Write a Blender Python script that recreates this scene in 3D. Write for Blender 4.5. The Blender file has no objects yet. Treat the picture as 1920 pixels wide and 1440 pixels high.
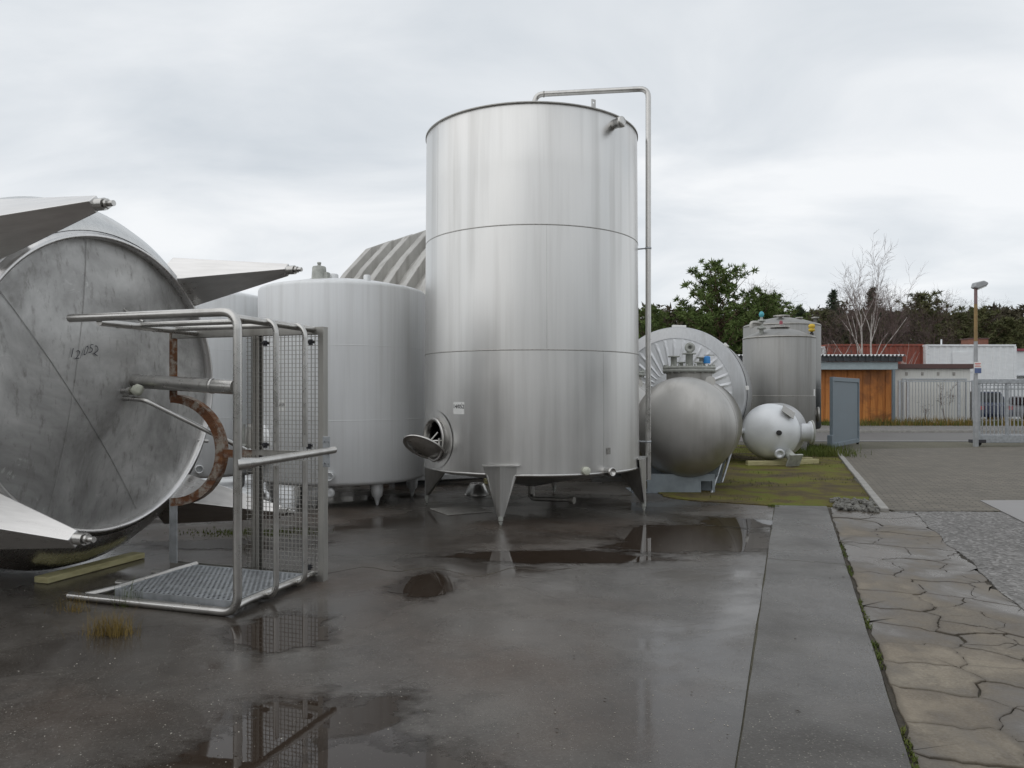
import bpy, bmesh, math, random
from mathutils import Vector, Matrix, noise
R_ = math.radians
SC = bpy.context.scene
COL = SC.collection
random.seed(7)

# ------------------------------------------------------------------ camera
cd = bpy.data.cameras.new('camera'); cam = bpy.data.objects.new('camera', cd); COL.objects.link(cam)
cam.location = (0, 0, 1.55); cam.rotation_euler = (R_(90), 0, 0)
cd.sensor_width = 36; cd.lens = 36*1400/1920; cd.shift_y = 20/1920; cd.clip_end = 2000; cd.clip_start = .05
SC.camera = cam

# ------------------------------------------------------------------ overcast sky
W = bpy.data.worlds.new('World'); SC.world = W; W.use_nodes = True
nt = W.node_tree; nt.nodes.clear()
def WN(t, **k):
    n = nt.nodes.new(t)
    for a, b in k.items(): setattr(n, a, b)
    return n
SUN_AZ, SUN_EL = R_(-118), R_(40)
sky = WN('ShaderNodeTexSky', sky_type='NISHITA', sun_disc=False); sky.sun_elevation = SUN_EL; sky.sun_rotation = SUN_AZ
b1 = WN('ShaderNodeBackground'); b1.inputs[1].default_value = .1; nt.links.new(sky.outputs[0], b1.inputs[0])
tc = WN('ShaderNodeTexCoord'); sx = WN('ShaderNodeSeparateXYZ'); nt.links.new(tc.outputs['Generated'], sx.inputs[0])
az = WN('ShaderNodeMath', operation='ADD'); az.inputs[1].default_value = .22; nt.links.new(sx.outputs[2], az.inputs[0])
mx = WN('ShaderNodeMath', operation='MAXIMUM'); mx.inputs[1].default_value = .1; nt.links.new(az.outputs[0], mx.inputs[0])
dx = WN('ShaderNodeMath', operation='DIVIDE'); nt.links.new(sx.outputs[0], dx.inputs[0]); nt.links.new(mx.outputs[0], dx.inputs[1])
dy = WN('ShaderNodeMath', operation='DIVIDE'); nt.links.new(sx.outputs[1], dy.inputs[0]); nt.links.new(mx.outputs[0], dy.inputs[1])
cb = WN('ShaderNodeCombineXYZ'); nt.links.new(dx.outputs[0], cb.inputs[0]); nt.links.new(dy.outputs[0], cb.inputs[1])
n1 = WN('ShaderNodeTexNoise'); n1.inputs['Scale'].default_value = 1.25; n1.inputs['Detail'].default_value = 6; n1.inputs['Roughness'].default_value = .52; n1.inputs['Distortion'].default_value = .5
n2 = WN('ShaderNodeTexNoise'); n2.inputs['Scale'].default_value = .42; n2.inputs['Detail'].default_value = 2
mp = WN('ShaderNodeMapping'); mp.inputs['Location'].default_value = (3.1, 1.7, 0); mp.inputs['Scale'].default_value = (1, 1.5, 1)
nt.links.new(cb.outputs[0], mp.inputs[0]); nt.links.new(mp.outputs[0], n1.inputs['Vector']); nt.links.new(mp.outputs[0], n2.inputs['Vector'])
ad = WN('ShaderNodeMath', operation='ADD'); nt.links.new(n1.outputs[0], ad.inputs[0]); nt.links.new(n2.outputs[0], ad.inputs[1])
hf = WN('ShaderNodeMath', operation='MULTIPLY'); hf.inputs[1].default_value = .5; nt.links.new(ad.outputs[0], hf.inputs[0])
rp = WN('ShaderNodeValToRGB'); e = rp.color_ramp.elements
e[0].position = .38; e[0].color = (.68, .725, .77, 1); e[1].position = .57; e[1].color = (.97, .985, 1, 1)
m_ = rp.color_ramp.elements.new(.49); m_.color = (.84, .87, .90, 1)
nt.links.new(hf.outputs[0], rp.inputs[0])
b2 = WN('ShaderNodeBackground'); b2.inputs[1].default_value = 1.0; nt.links.new(rp.outputs[0], b2.inputs[0])
ms = WN('ShaderNodeMixShader'); ms.inputs[0].default_value = .93
nt.links.new(b1.outputs[0], ms.inputs[1]); nt.links.new(b2.outputs[0], ms.inputs[2])
wo = WN('ShaderNodeOutputWorld'); nt.links.new(ms.outputs[0], wo.inputs[0])

sl = bpy.data.lights.new('sun', 'SUN'); sl.energy = .65; sl.angle = R_(100); sl.color = (1, .97, .93)
so = bpy.data.objects.new('sun', sl); COL.objects.link(so)
sd = Vector((math.sin(SUN_AZ)*math.cos(SUN_EL), math.cos(SUN_AZ)*math.cos(SUN_EL), math.sin(SUN_EL)))
so.rotation_euler = sd.to_track_quat('Z', 'Y').to_euler()
vs = SC.view_settings; vs.view_transform = 'Standard'; vs.look = 'None'; vs.exposure = 0; vs.gamma = 1; vs.use_curve_mapping = False

# ------------------------------------------------------------------ mesh helpers
def rz(a): return Matrix.Rotation(a, 4, 'Z')
def tr(x, y=0, z=0): return Matrix.Translation((x, y, z))
def axis_m(o, d):
    """matrix taking local +Z to direction d, origin to o (local Y stays as near world up as it can)"""
    d = Vector(d).normalized()
    up = Vector((0, 0, 1)) if abs(d.z) < .99 else Vector((0, 1, 0))
    x = up.cross(d).normalized(); y = d.cross(x)
    m = Matrix((x, y, d)).transposed().to_4x4(); m.translation = Vector(o); return m
def fillet(pts, r, n=6):
    pts = [Vector(p) for p in pts]; out = [pts[0]]
    for i in range(1, len(pts)-1):
        a, b, c = pts[i-1], pts[i], pts[i+1]
        u = (a-b); v = (c-b); rr = min(r, u.length*.49, v.length*.49)
        if u.angle(v) > 3.1: out.append(b); continue
        p, q = b+u.normalized()*rr, b+v.normalized()*rr
        for k in range(n+1):
            t = k/n; out.append(p*(1-t)**2 + b*2*t*(1-t) + q*t*t)
    out.append(pts[-1]); return out
class MB:
    def __init__(s): s.v = []; s.f = []; s.s = []
    def add(s, vs, fs, M=None, smooth=False):
        o = len(s.v)
        s.v += [tuple((M @ Vector(p)) if M is not None else p) for p in vs]
        s.f += [tuple(i+o for i in f) for f in fs]; s.s += [smooth]*len(fs); return s
    def box(s, x0, x1, y0, y1, z0, z1, M=None):
        v = [(x, y, z) for z in (z0, z1) for x, y in ((x0, y0), (x1, y0), (x1, y1), (x0, y1))]
        return s.add(v, [(3, 2, 1, 0), (4, 5, 6, 7), (0, 1, 5, 4), (1, 2, 6, 5), (2, 3, 7, 6), (3, 0, 4, 7)], M)
    def bbox(s, x0, x1, y0, y1, z0, z1, b=.006, M=None):
        """box with chamfered edges"""
        bm = bmesh.new(); bmesh.ops.create_cube(bm, size=1)
        for v in bm.verts: v.co = Vector(((x0+x1)/2+v.co.x*(x1-x0), (y0+y1)/2+v.co.y*(y1-y0), (z0+z1)/2+v.co.z*(z1-z0)))
        bmesh.ops.bevel(bm, geom=bm.edges[:], offset=min(b, abs(x1-x0)*.3, abs(y1-y0)*.3, abs(z1-z0)*.3), segments=1, affect='EDGES')
        bm.verts.index_update()
        s.add([tuple(v.co) for v in bm.verts], [tuple(v.index for v in f.verts) for f in bm.faces], M); bm.free(); return s
    def lathe(s, prof, n=48, M=None, smooth=True, skip=None, a0=0, a1=2*math.pi, cap=False):
        """prof: (r, z); r=0 points collapse"""
        full = abs(a1-a0-2*math.pi) < 1e-6; m = n if full else n+1
        v = []; idx = []
        for r, z in prof:
            if r < 1e-6: idx.append([len(v)]*m); v.append((0, 0, z))
            else:
                idx.append(list(range(len(v), len(v)+m)))
                v += [(r*math.cos(a0+(a1-a0)*k/n), r*math.sin(a0+(a1-a0)*k/n), z) for k in range(m)]
        f = []
        for i in range(len(prof)-1):
            for k in range(n):
                k2 = (k+1) % m
                q = [idx[i][k], idx[i][k2], idx[i+1][k2], idx[i+1][k]]
                if skip:
                    c = sum((Vector(v[j]) for j in q), Vector())/4
                    if skip(c): continue
                w = []
                for j in q:
                    if j not in w: w.append(j)
                if len(w) > 2: f.append(tuple(w))
        return s.add(v, f, M, smooth)
    def cyl(s, p, q, r, n=16, r2=None):
        p, q = Vector(p), Vector(q); L = (q-p).length; r2 = r if r2 is None else r2; M = axis_m(p, q-p)
        s.lathe([(r, 0), (r2, L)], n, M)
        s.lathe([(0, 0), (r, 0)][::1], n, M, False); s.lathe([(r2, L), (0, L)], n, M, False); return s
    def tube(s, pts, r, n=10, caps=True):
        pts = [Vector(p) for p in pts]; rr = r if isinstance(r, (list, tuple)) else [r]*len(pts)
        v = []; f = []; t0 = (pts[1]-pts[0]).normalized()
        x = t0.orthogonal().normalized()
        for i, p in enumerate(pts):
            t = ((pts[min(i+1, len(pts)-1)]-p).normalized() + (p-pts[max(i-1, 0)]).normalized())
            if t.length < 1e-6: t = t0
            t.normalize(); x = (x - t*x.dot(t)).normalized(); y = t.cross(x)
            v += [tuple(p + (x*math.cos(2*math.pi*k/n)+y*math.sin(2*math.pi*k/n))*rr[i]) for k in range(n)]
        for i in range(len(pts)-1):
            for k in range(n):
                f.append((i*n+k, i*n+(k+1) % n, (i+1)*n+(k+1) % n, (i+1)*n+k))
        s.add(v, f, None, True)
        if caps:
            b = (len(pts)-1)*n
            s.add(v[:n], [tuple(range(n-1, -1, -1))]); s.add(v[b:b+n], [tuple(range(n))])
        return s
    def prism(s, poly, z0, z1, M=None):
        n = len(poly)
        v = [(x, y, z0) for x, y in poly]+[(x, y, z1) for x, y in poly]
        a = sum(poly[i][0]*poly[(i+1) % n][1]-poly[(i+1) % n][0]*poly[i][1] for i in range(n))
        bot, top = tuple(range(n)), tuple(range(n, 2*n))
        f = [bot[::-1] if a > 0 else bot, top if a > 0 else top[::-1]]
        for i in range(n):
            q = (i, (i+1) % n, n+(i+1) % n, n+i); f.append(q if a > 0 else q[::-1])
        return s.add(v, f, M)
    def build(s, name, mat, parent=None, bevel=0):
        me = bpy.data.meshes.new(name); me.from_pydata(s.v, [], s.f)
        me.polygons.foreach_set('use_smooth', s.s); me.materials.append(MAT[mat] if isinstance(mat, str) else mat); me.update()
        o = bpy.data.objects.new(name, me); COL.objects.link(o)
        if parent: o.parent = parent
        if bevel:
            b = o.modifiers.new('bevel', 'BEVEL'); b.width = bevel; b.segments = 2; b.limit_method = 'ANGLE'
        return o
def tag(o, label, cat, group=None):
    o['label'] = label; o['category'] = cat
    if group: o['group'] = group
    return o
def thing(name, label, cat, loc=(0, 0, 0), rot=0, group=None):
    o = bpy.data.objects.new(name, None); o.empty_display_size = .2; COL.objects.link(o)
    o.location = loc; o.rotation_euler = (0, 0, rot); return tag(o, label, cat, group)
def structure(o, kind='structure'): o['kind'] = kind; return o
def dup(o, label, loc=None, rot=None, scale=None, parent=None):
    c = o.copy(); COL.objects.link(c); c.parent = parent
    if label: c['label'] = label
    if loc is not None: c.location = loc
    if rot is not None: c.rotation_euler = (0, 0, rot)
    if scale is not None: c.scale = scale
    for ch in o.children: dup(ch, None, parent=c)
    return c
def text_data(txt, size, off=.022):
    cu = bpy.data.curves.new('t', 'FONT'); cu.body = txt; cu.size = size; cu.align_x = 'CENTER'; cu.align_y = 'CENTER'; cu.offset = size*off
    ob = bpy.data.objects.new('t', cu); COL.objects.link(ob)
    me = ob.to_mesh(); v = [tuple(p.co) for p in me.vertices]; f = [tuple(p.vertices) for p in me.polygons]
    ob.to_mesh_clear(); bpy.data.objects.remove(ob); bpy.data.curves.remove(cu); return v, f

# ------------------------------------------------------------------ materials
MAT = {}
class G:
    """small node-graph helper"""
    def __init__(s, name):
        m = bpy.data.materials.new(name); m.use_nodes = True; s.m = m; s.t = m.node_tree
        s.b = s.t.nodes['Principled BSDF']; MAT[name] = m
        s.tc = s.t.nodes.new('ShaderNodeTexCoord')
    def n(s, t, **k):
        x = s.t.nodes.new(t)
        for a, b in k.items():
            if a in x.inputs: x.inputs[a].default_value = b
            else: setattr(x, a, b)
        return x
    def l(s, a, b): s.t.links.new(a, b)
    def vec(s, scale=(1, 1, 1), loc=(0, 0, 0), rot=(0, 0, 0), src='Object'):
        m = s.n('ShaderNodeMapping'); m.inputs['Scale'].default_value = scale; m.inputs['Location'].default_value = loc; m.inputs['Rotation'].default_value = rot
        s.l(s.tc.outputs[src], m.inputs[0]); return m.outputs[0]
    def world(s, scale=(1, 1, 1), loc=(0, 0, 0), rot=(0, 0, 0)):
        g = s.n('ShaderNodeNewGeometry'); m = s.n('ShaderNodeMapping'); m.inputs['Scale'].default_value = scale; m.inputs['Location'].default_value = loc; m.inputs['Rotation'].default_value = rot
        s.l(g.outputs['Position'], m.inputs[0]); return m.outputs[0]
    def noise(s, v, scale, detail=4, rough=.55, dist=0):
        x = s.n('ShaderNodeTexNoise', Scale=scale, Detail=detail, Roughness=rough, Distortion=dist); s.l(v, x.inputs['Vector']); return x.outputs[0]
    def ramp(s, fac, stops):
        r = s.n('ShaderNodeValToRGB'); el = r.color_ramp.elements
        while len(el) > 1: el.remove(el[-1])
        for i, (p, c) in enumerate(stops):
            c = (c, c, c) if not isinstance(c, tuple) else c
            q = el[0] if i == 0 else el.new(p)
            q.position = p; q.color = (*c, 1)
        s.l(fac, r.inputs[0]); return r.outputs[0]
    def mix(s, fac, a, b, mode='MIX'):
        x = s.n('ShaderNodeMix', data_type='RGBA', blend_type=mode)
        for sock, val in ((x.inputs[0], fac), (x.inputs[6], a), (x.inputs[7], b)):
            if hasattr(val, 'links'): s.l(val, sock)
            elif isinstance(val, tuple): sock.default_value = (*val, 1)
            else: sock.default_value = val
        return x.outputs[2]
    def math(s, op, a, b=0.):
        x = s.n('ShaderNodeMath', operation=op)
        for sock, val in ((x.inputs[0], a), (x.inputs[1], b)):
            if hasattr(val, 'links'): s.l(val, sock)
            else: sock.default_value = val
        return x.outputs[0]
    def bump(s, h, strength=.2, dist=.01, chain=None):
        x = s.n('ShaderNodeBump', Strength=strength, Distance=dist); s.l(h, x.inputs['Height'])
        if chain: s.l(chain, x.inputs['Normal'])
        s.l(x.outputs[0], s.b.inputs['Normal']); return x.outputs[0]
    def set(s, **k):
        for a, b in k.items():
            sock = s.b.inputs[a.replace('_', ' ')]
            if hasattr(b, 'links'): s.l(b, sock)
            elif isinstance(b, tuple): sock.default_value = (*b, 1) if len(b) == 3 else b
            else: sock.default_value = b
        return s
def plain(name, c, rough=.5, metal=0., var=.15, scale=6., bump=.0, stretch=(1, 1, 1)):
    g = G(name); v = g.vec(stretch); nz = g.noise(v, scale, 5, .6)
    lo = tuple(max(0, q*(1-var)) for q in c); hi = tuple(min(1, q*(1+var)) for q in c)
    g.set(Base_Color=g.ramp(nz, [(.3, lo), (.7, hi)]), Metallic=metal, Roughness=g.ramp(nz, [(.3, max(0, rough-.08)), (.7, min(1, rough+.08))]))
    if bump: g.bump(nz, bump, .01)
    return g
def steel(name, c, rough, streak=(9, 9, .35), blotch=.25, var=.1, wob=.06, wobs=(1.1, 1.1, .8), stain=(.16, .14, .11), stain_amt=.35, metal=1.):
    """sheet stainless: fine vertical streaks, cloudy blotches, run-off stains and a slightly wavy surface"""
    g = G(name)
    st = g.noise(g.vec(streak), 3, 5, .6); bl = g.noise(g.vec((1, 1, .7)), 1.3, 4, .6)
    col = g.ramp(st, [(.25, tuple(q*(1-var) for q in c)), (.75, tuple(min(1, q*(1+var)) for q in c))])
    sm = g.math('MULTIPLY', g.ramp(g.noise(g.vec((2.6, 2.6, .10), (5, 2, 0)), 2.0, 4, .6), [(.50, 0.), (.74, 1.)]), stain_amt)
    col = g.mix(sm, col, stain)
    col = g.mix(g.math('MULTIPLY', g.ramp(bl, [(.35, 1.), (.6, 0.)]), blotch), col, tuple(q*.55 for q in c))
    ro = g.math('ADD', g.math('MULTIPLY', g.math('ADD', st, bl), .22), rough-.22)
    ro = g.math('ADD', ro, g.math('MULTIPLY', sm, .25))
    g.set(Base_Color=col, Metallic=metal, Roughness=ro)
    b = g.bump(g.noise(g.vec(wobs), 1.6, 2), wob, .12)
    return g
steel('steel_tall', (.68, .675, .66), .375, streak=(2.4, 2.4, .06), blotch=.06, var=.07, wob=.05, wobs=(1.6, 1.6, .25), stain_amt=.20)
steel('steel_leg', (.52, .515, .5), .36, blotch=.2)
steel('steel_dull', (.43, .42, .395), .50, blotch=.3, wob=.05, stain_amt=.45)
steel('steel_vessel', (.50, .49, .47), .50, streak=(2.2, 2.2, 1.6), blotch=.22, var=.06, wob=.03, stain_amt=.22)
steel('steel_grey', (.35, .347, .335), .60, streak=(9, 9, .5), blotch=.2, stain_amt=.3)
steel('steel_shell', (.62, .62, .61), .27, blotch=.1, stain_amt=.15)
steel('steel_fin', (.68, .67, .66), .30, blotch=.08, stain_amt=.1, wob=.03)
steel('steel_tube', (.56, .55, .53), .30, blotch=.2, streak=(5, 5, 5), stain_amt=.25, wob=0)
steel('aluminium', (.74, .75, .755), .55, streak=(10, 10, .15), blotch=.10, var=.05, wob=.03, stain=(.42, .41, .38), stain_amt=.3, metal=.4)
steel('aluminium_white', (.74, .755, .78), .48, blotch=.1, var=.05, stain_amt=.12, metal=.35)
steel('aluminium_band', (.47, .475, .48), .45, blotch=.15, stain_amt=.2, metal=.6)
steel('concrete_steel', (.50, .49, .465), .62, streak=(2, 2, 2), blotch=.3, stain_amt=.5, metal=.35)
plain('weld', (.36, .35, .33), .45, .9, .25, 40, .3)
plain('galv', (.44, .46, .48), .5, .75, .2, 14, .05)
plain('galv_blue', (.25, .285, .31), .6, .3, .2, 5, .05)
plain('gate_paint', (.175, .215, .245), .55, .1, .12, 4)
plain('dark_gap', (.03, .03, .03), .8)
plain('clip_black', (.035, .035, .04), .6)
plain('paper', (.78, .78, .76), .7, 0, .04)
plain('ink', (.03, .03, .035), .6, 0, .1)
plain('pen', (.06, .06, .07), .7, 0, .3, 30)
plain('tag_yellow', (.72, .52, .05), .6)
plain('white_vessel', (.70, .72, .74), .42, .25, .06, 3)
plain('blue_valve', (.03, .22, .55), .45)
plain('teal_valve', (.08, .36, .42), .5)
plain('yellow_valve', (.62, .42, .04), .5)
plain('maroon', (.25, .05, .07), .5)
plain('cast_grey', (.38, .39, .36), .65, .2, .25, 12, .2)
plain('rag', (.55, .56, .47), .85, 0, .2, 20, .4)
plain('roof_dark', (.035, .038, .042), .7, 0, .4, 4)
plain('roof_edge', (.62, .63, .63), .6, 0, .15)
plain('fascia', (.33, .39, .41), .6, 0, .1)
plain('white_wall', (.72, .74, .75), .7, 0, .06, 2, stretch=(1, 1, 3))
plain('garage_white', (.60, .60, .57), .65, 0, .12, 3, stretch=(6, 1, .4))
plain('brown_trim', (.10, .055, .05), .7)
plain('red_wall', (.26, .065, .04), .6, 0, .2, 2, stretch=(3, 3, .4))
plain('chimney_brick', (.20, .09, .06), .8, 0, .25, 12)
plain('post_ochre', (.26, .17, .07), .6, 0, .2); plain('post_brown', (.20, .13, .13), .6, 0, .2); plain('lamp_grey', (.36, .37, .38), .5, .3)
plain('lamp_glass', (.62, .63, .62), .25)
plain('car_dark', (.012, .02, .05), .18); plain('car_light', (.50, .52, .54), .2, .3, .03); plain('car_red', (.20, .02, .02), .2)
plain('glass_dark', (.02, .025, .03), .08); plain('tyre', (.02, .02, .02), .8); plain('tail_red', (.45, .02, .02), .25); plain('rim', (.5, .5, .5), .35, .8)
plain('sign_white', (.78, .76, .74), .5, 0, .04); plain('sign_red', (.6, .06, .05), .5); plain('sign_blue', (.10, .14, .28), .5)
plain('kerb_stone', (.30, .29, .27), .85, 0, .2, 8, .2)
plain('bark_pine', (.14, .09, .06), .9, 0, .3, 8, .4); plain('bark_brown', (.115, .082, .070), .9, 0, .3, 8, .3)
plain('twig', (.105, .075, .068), .9, 0, .25, 3)
plain('bark_birch', (.46, .43, .40), .8, 0, .35, 5, .2); plain('twig_birch', (.15, .108, .098), .9)
def foliage(name, a, b, c):
    g = G(name); nz = g.noise(g.vec(), .9, 4, .6)
    g.set(Base_Color=g.ramp(nz, [(.3, a), (.5, b), (.7, c)]), Roughness=.75); g.b.inputs['Specular IOR Level'].default_value = .25
foliage('needle_pine', (.065, .10, .03), (.10, .145, .04), (.15, .195, .065))
foliage('needle_spruce', (.035, .052, .030), (.05, .072, .04), (.07, .095, .05))
foliage('needle_olive', (.07, .078, .032), (.095, .102, .042), (.13, .13, .055))
foliage('wood_mass', (.060, .060, .034), (.080, .072, .044), (.10, .085, .058))
foliage('grass_green', (.05, .075, .012), (.075, .10, .018), (.115, .13, .03))
foliage('grass_dry', (.14, .10, .025), (.20, .14, .04), (.27, .19, .07))
# big tank's dished bottom: blotchy, grimy
g = G('steel_bottom')
bl = g.noise(g.vec((1, 1, 1)), 1.1, 6, .65, .6); fi = g.noise(g.vec((2, 6, 2), rot=(0, 0, .5)), 3.5, 6, .7); sp = g.noise(g.vec((1, 1, 1), (4, 4, 4)), 5.5, 5, .7, .8)
col = g.ramp(bl, [(.3, (.24, .235, .225)), (.48, (.42, .415, .405)), (.66, (.62, .615, .60))])
col = g.mix(g.ramp(fi, [(.54, 0.), (.7, .55)]), col, (.17, .16, .145)); col = g.mix(g.ramp(sp, [(.64, 0.), (.70, .4)]), col, (.7, .7, .68))
g.set(Base_Color=col, Metallic=.7, Roughness=g.ramp(bl, [(.3, .60), (.7, .42)])); g.bump(fi, .08, .01)
# rust
g = G('rust'); a = g.noise(g.vec((1, 1, 6)), 3.0, 5, .7); b = g.noise(g.vec((1, 1, 1), (3, 0, 0)), 9, 5, .7)
col = g.mix(g.ramp(b, [(.45, 0.), (.6, 1.)]), g.ramp(a, [(.3, (.07, .028, .014)), (.55, (.15, .062, .026)), (.75, (.24, .115, .05))]), (.30, .27, .23))
g.set(Base_Color=col, Roughness=.85); g.bump(b, .4, .006)
# wood beams
g = G('timber'); a = g.noise(g.vec((2, 2, 14)), 2.5, 5, .6); g.set(Base_Color=g.ramp(a, [(.3, (.30, .27, .13)), (.7, (.52, .48, .27))]), Roughness=.8); g.bump(a, .3, .01)
# orange cladding with dark damp stains of their own shape
g = G('orange_clad'); a = g.noise(g.vec((10, 10, .35)), 1.6, 5, .65); s_ = g.noise(g.world((.55, .55, .8), (2.2, 0, .3)), 1., 4, .6, .5)
col = g.ramp(a, [(.3, (.26, .085, .018)), (.5, (.47, .17, .035)), (.72, (.60, .26, .07))])
col = g.mix(g.ramp(s_, [(.56, 0.), (.66, .65)]), col, (.13, .05, .02)); g.set(Base_Color=col, Roughness=.6); g.bump(a, .15, .01)

# ---- ground materials (world coordinates)
g = G('asphalt')
big = g.noise(g.world(), .33, 4, .6, .4); mid = g.noise(g.world((1, 1, 1), (7, 3, 0)), 1.3, 6, .65); fine = g.noise(g.world(), 70, 3, .7)
col = g.ramp(mid, [(.3, (.042, .036, .030)), (.5, (.072, .064, .056)), (.72, (.108, .099, .088))])
col = g.mix(g.ramp(big, [(.47, 0.), (.63, .7)]), col, (.072, .044, .028))
m3 = g.noise(g.world((1, 1, 1), (11, 5, 0)), 4.5, 7, .72, .5); col = g.mix(g.ramp(m3, [(.36, .45), (.5, 0.)]), col, (.024, .019, .015)); col = g.mix(g.ramp(m3, [(.56, 0.), (.7, .3)]), col, (.12, .11, .095))
col = g.mix(g.ramp(fine, [(.5, 0.), (.75, .45)]), col, (.17, .16, .145))
vo = g.n('ShaderNodeTexVoronoi', Scale=60.); g.l(g.world(), vo.inputs['Vector'])
spk = g.math('MULTIPLY', g.ramp(vo.outputs['Distance'], [(.16, 1.), (.30, 0.)]), g.ramp(vo.outputs['Color'], [(.62, 0.), (.72, 1.)]))
col = g.mix(g.math('MULTIPLY', spk, .45), col, (.26, .245, .22))
wet = g.noise(g.world((1, 1.3, 1), (1.5, .6, 0)), .62, 5, .55, .3)
ro = g.ramp(wet, [(.34, .48), (.43, .34), (.51, .22), (.60, .11), (.66, .06)])
col = g.mix(g.ramp(wet, [(.42, 0.), (.62, .5)]), col, (.028, .022, .018))
g.set(Base_Color=col, Roughness=ro); g.b.inputs['Specular IOR Level'].default_value = .5
hgt = g.math('MULTIPLY', g.math('ADD', fine, g.math('MULTIPLY', spk, .8)), g.ramp(wet, [(.38, 1.), (.58, .05)])); b0 = g.bump(hgt, .45, .006)
g.bump(g.math('MULTIPLY', g.noise(g.world(), 5, 3), g.ramp(wet, [(.4, 1.), (.58, .15)])), .12, .02, b0)
g = G('asphalt_strip')
mid = g.noise(g.world((1, 1, 1), (2, 9, 0)), 1.6, 6, .6); fine = g.noise(g.world(), 75, 3, .7)
col = g.ramp(mid, [(.3, (.040, .035, .030)), (.5, (.066, .060, .053)), (.7, (.098, .09, .081))]); col = g.mix(g.ramp(fine, [(.5, 0.), (.75, .4)]), col, (.17, .165, .15))
vo = g.n('ShaderNodeTexVoronoi', Scale=55.); g.l(g.world(), vo.inputs['Vector'])
spk = g.math('MULTIPLY', g.ramp(vo.outputs['Distance'], [(.16, 1.), (.30, 0.)]), g.ramp(vo.outputs['Color'], [(.58, 0.), (.70, 1.)]))
col = g.mix(g.math('MULTIPLY', spk, .55), col, (.30, .285, .25))
wet = g.noise(g.world((1, 1, 1), (4, 2, 0)), .9, 5, .6)
g.b.inputs['Specular IOR Level'].default_value = .36; g.set(Base_Color=col, Roughness=g.ramp(wet, [(.36, .50), (.5, .34), (.64, .15)])); g.bump(g.math('ADD', fine, spk), .4, .006)
g = G('old_concrete')
mid = g.noise(g.world((1, 1, 1), (0, 4, 0)), 1.1, 6, .65, .4); fine = g.noise(g.world(), 60, 3, .7); oi = g.n('ShaderNodeObjectInfo')
col = g.ramp(mid, [(.3, (.115, .094, .066)), (.52, (.20, .168, .122)), (.72, (.28, .245, .185))]); m3 = g.noise(g.world((1, 1, 1), (3, 5, 0)), 5, 7, .72, .4); col = g.mix(g.ramp(m3, [(.36, .6), (.52, 0.)]), col, (.085, .07, .05)); col = g.mix(g.ramp(fine, [(.4, 0.), (.75, .45)]), col, (.36, .33, .28))
col = g.mix(g.math('MULTIPLY', oi.outputs['Random'], .3), col, (.15, .115, .08))
ea = g.n('ShaderNodeAttribute', attribute_name='edge'); dirt = g.ramp(g.math('ADD', ea.outputs['Fac'], g.math('MULTIPLY', g.math('SUBTRACT', m3, .5), 1.4)), [(.45, 0.), (1.15, .55)]); col = g.mix(dirt, col, (.085, .070, .050))
sy = g.n('ShaderNodeSeparateXYZ'); g.l(g.world(), sy.inputs[0]); damp = g.math('MULTIPLY', g.math('SUBTRACT', sy.outputs[1], 5.), .022)
wet = g.math('ADD', g.noise(g.world((1, .8, 1), (1, 6.2, 0)), .9, 6, .62, .3), damp)
col = g.mix(g.ramp(wet, [(.40, 0.), (.56, .8)]), col, (.062, .053, .045))
g.set(Base_Color=col, Roughness=g.ramp(wet, [(.46, .75), (.62, .24)])); g.bump(fine, .35, .005)
g = G('crack_soil'); a = g.noise(g.world(), 9, 5, .7); g.set(Base_Color=g.ramp(a, [(.35, (.030, .024, .018)), (.6, (.06, .05, .035)), (.72, (.07, .085, .02))]), Roughness=.9); g.bump(a, .5, .02)
g = G('gravel'); vo = g.n('ShaderNodeTexVoronoi', Scale=34.); g.l(g.world(), vo.inputs['Vector']); lg = g.noise(g.world(), .8, 4)
col = g.mix(.45, g.ramp(vo.outputs['Color'], [(.1, (.05, .049, .047)), (.6, (.20, .195, .19)), (.95, (.42, .41, .40))]), g.ramp(lg, [(.35, (.11, .10, .09)), (.7, (.20, .19, .175))]))
g.set(Base_Color=col, Roughness=.8); g.bump(vo.outputs['Distance'], .7, .02)
g = G('pavers'); br = g.n('ShaderNodeTexBrick'); g.l(g.world((1, 1, 1), rot=(0, 0, R_(20.5))), br.inputs['Vector'])
br.inputs['Scale'].default_value = 1.; br.inputs['Brick Width'].default_value = .2; br.inputs['Row Height'].default_value = .1; br.inputs['Mortar Size'].default_value = .011; br.inputs['Mortar Smooth'].default_value = .3
br.inputs['Color1'].default_value = (.095, .080, .060, 1); br.inputs['Color2'].default_value = (.175, .15, .115, 1); br.inputs['Mortar'].default_value = (.040, .038, .026, 1); br.offset = .5
a = g.noise(g.world(), .5, 5, .6); b = g.noise(g.world(), 40, 3)
col = g.mix(g.ramp(a, [(.4, 0.), (.68, .6)]), br.outputs['Color'], (.085, .075, .055)); col = g.mix(g.ramp(b, [(.5, 0.), (.8, .3)]), col, (.26, .25, .22))
g.set(Base_Color=col, Roughness=.7); g.bump(br.outputs['Fac'], -.5, .008)
g = G('moss'); a = g.noise(g.world((1, 1, 1), (0, 2, 0)), 1.2, 6, .65, .5); b = g.noise(g.world(), 26, 4, .7)
col = g.ramp(a, [(.36, (.082, .064, .040)), (.47, (.115, .092, .044)), (.53, (.145, .132, .030)), (.64, (.13, .155, .024))]); col = g.mix(g.ramp(b, [(.5, 0.), (.75, .6)]), col, (.075, .06, .03))
g.set(Base_Color=col, Roughness=.95); g.b.inputs['Specular IOR Level'].default_value = .2; g.bump(b, .8, .04)
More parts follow.
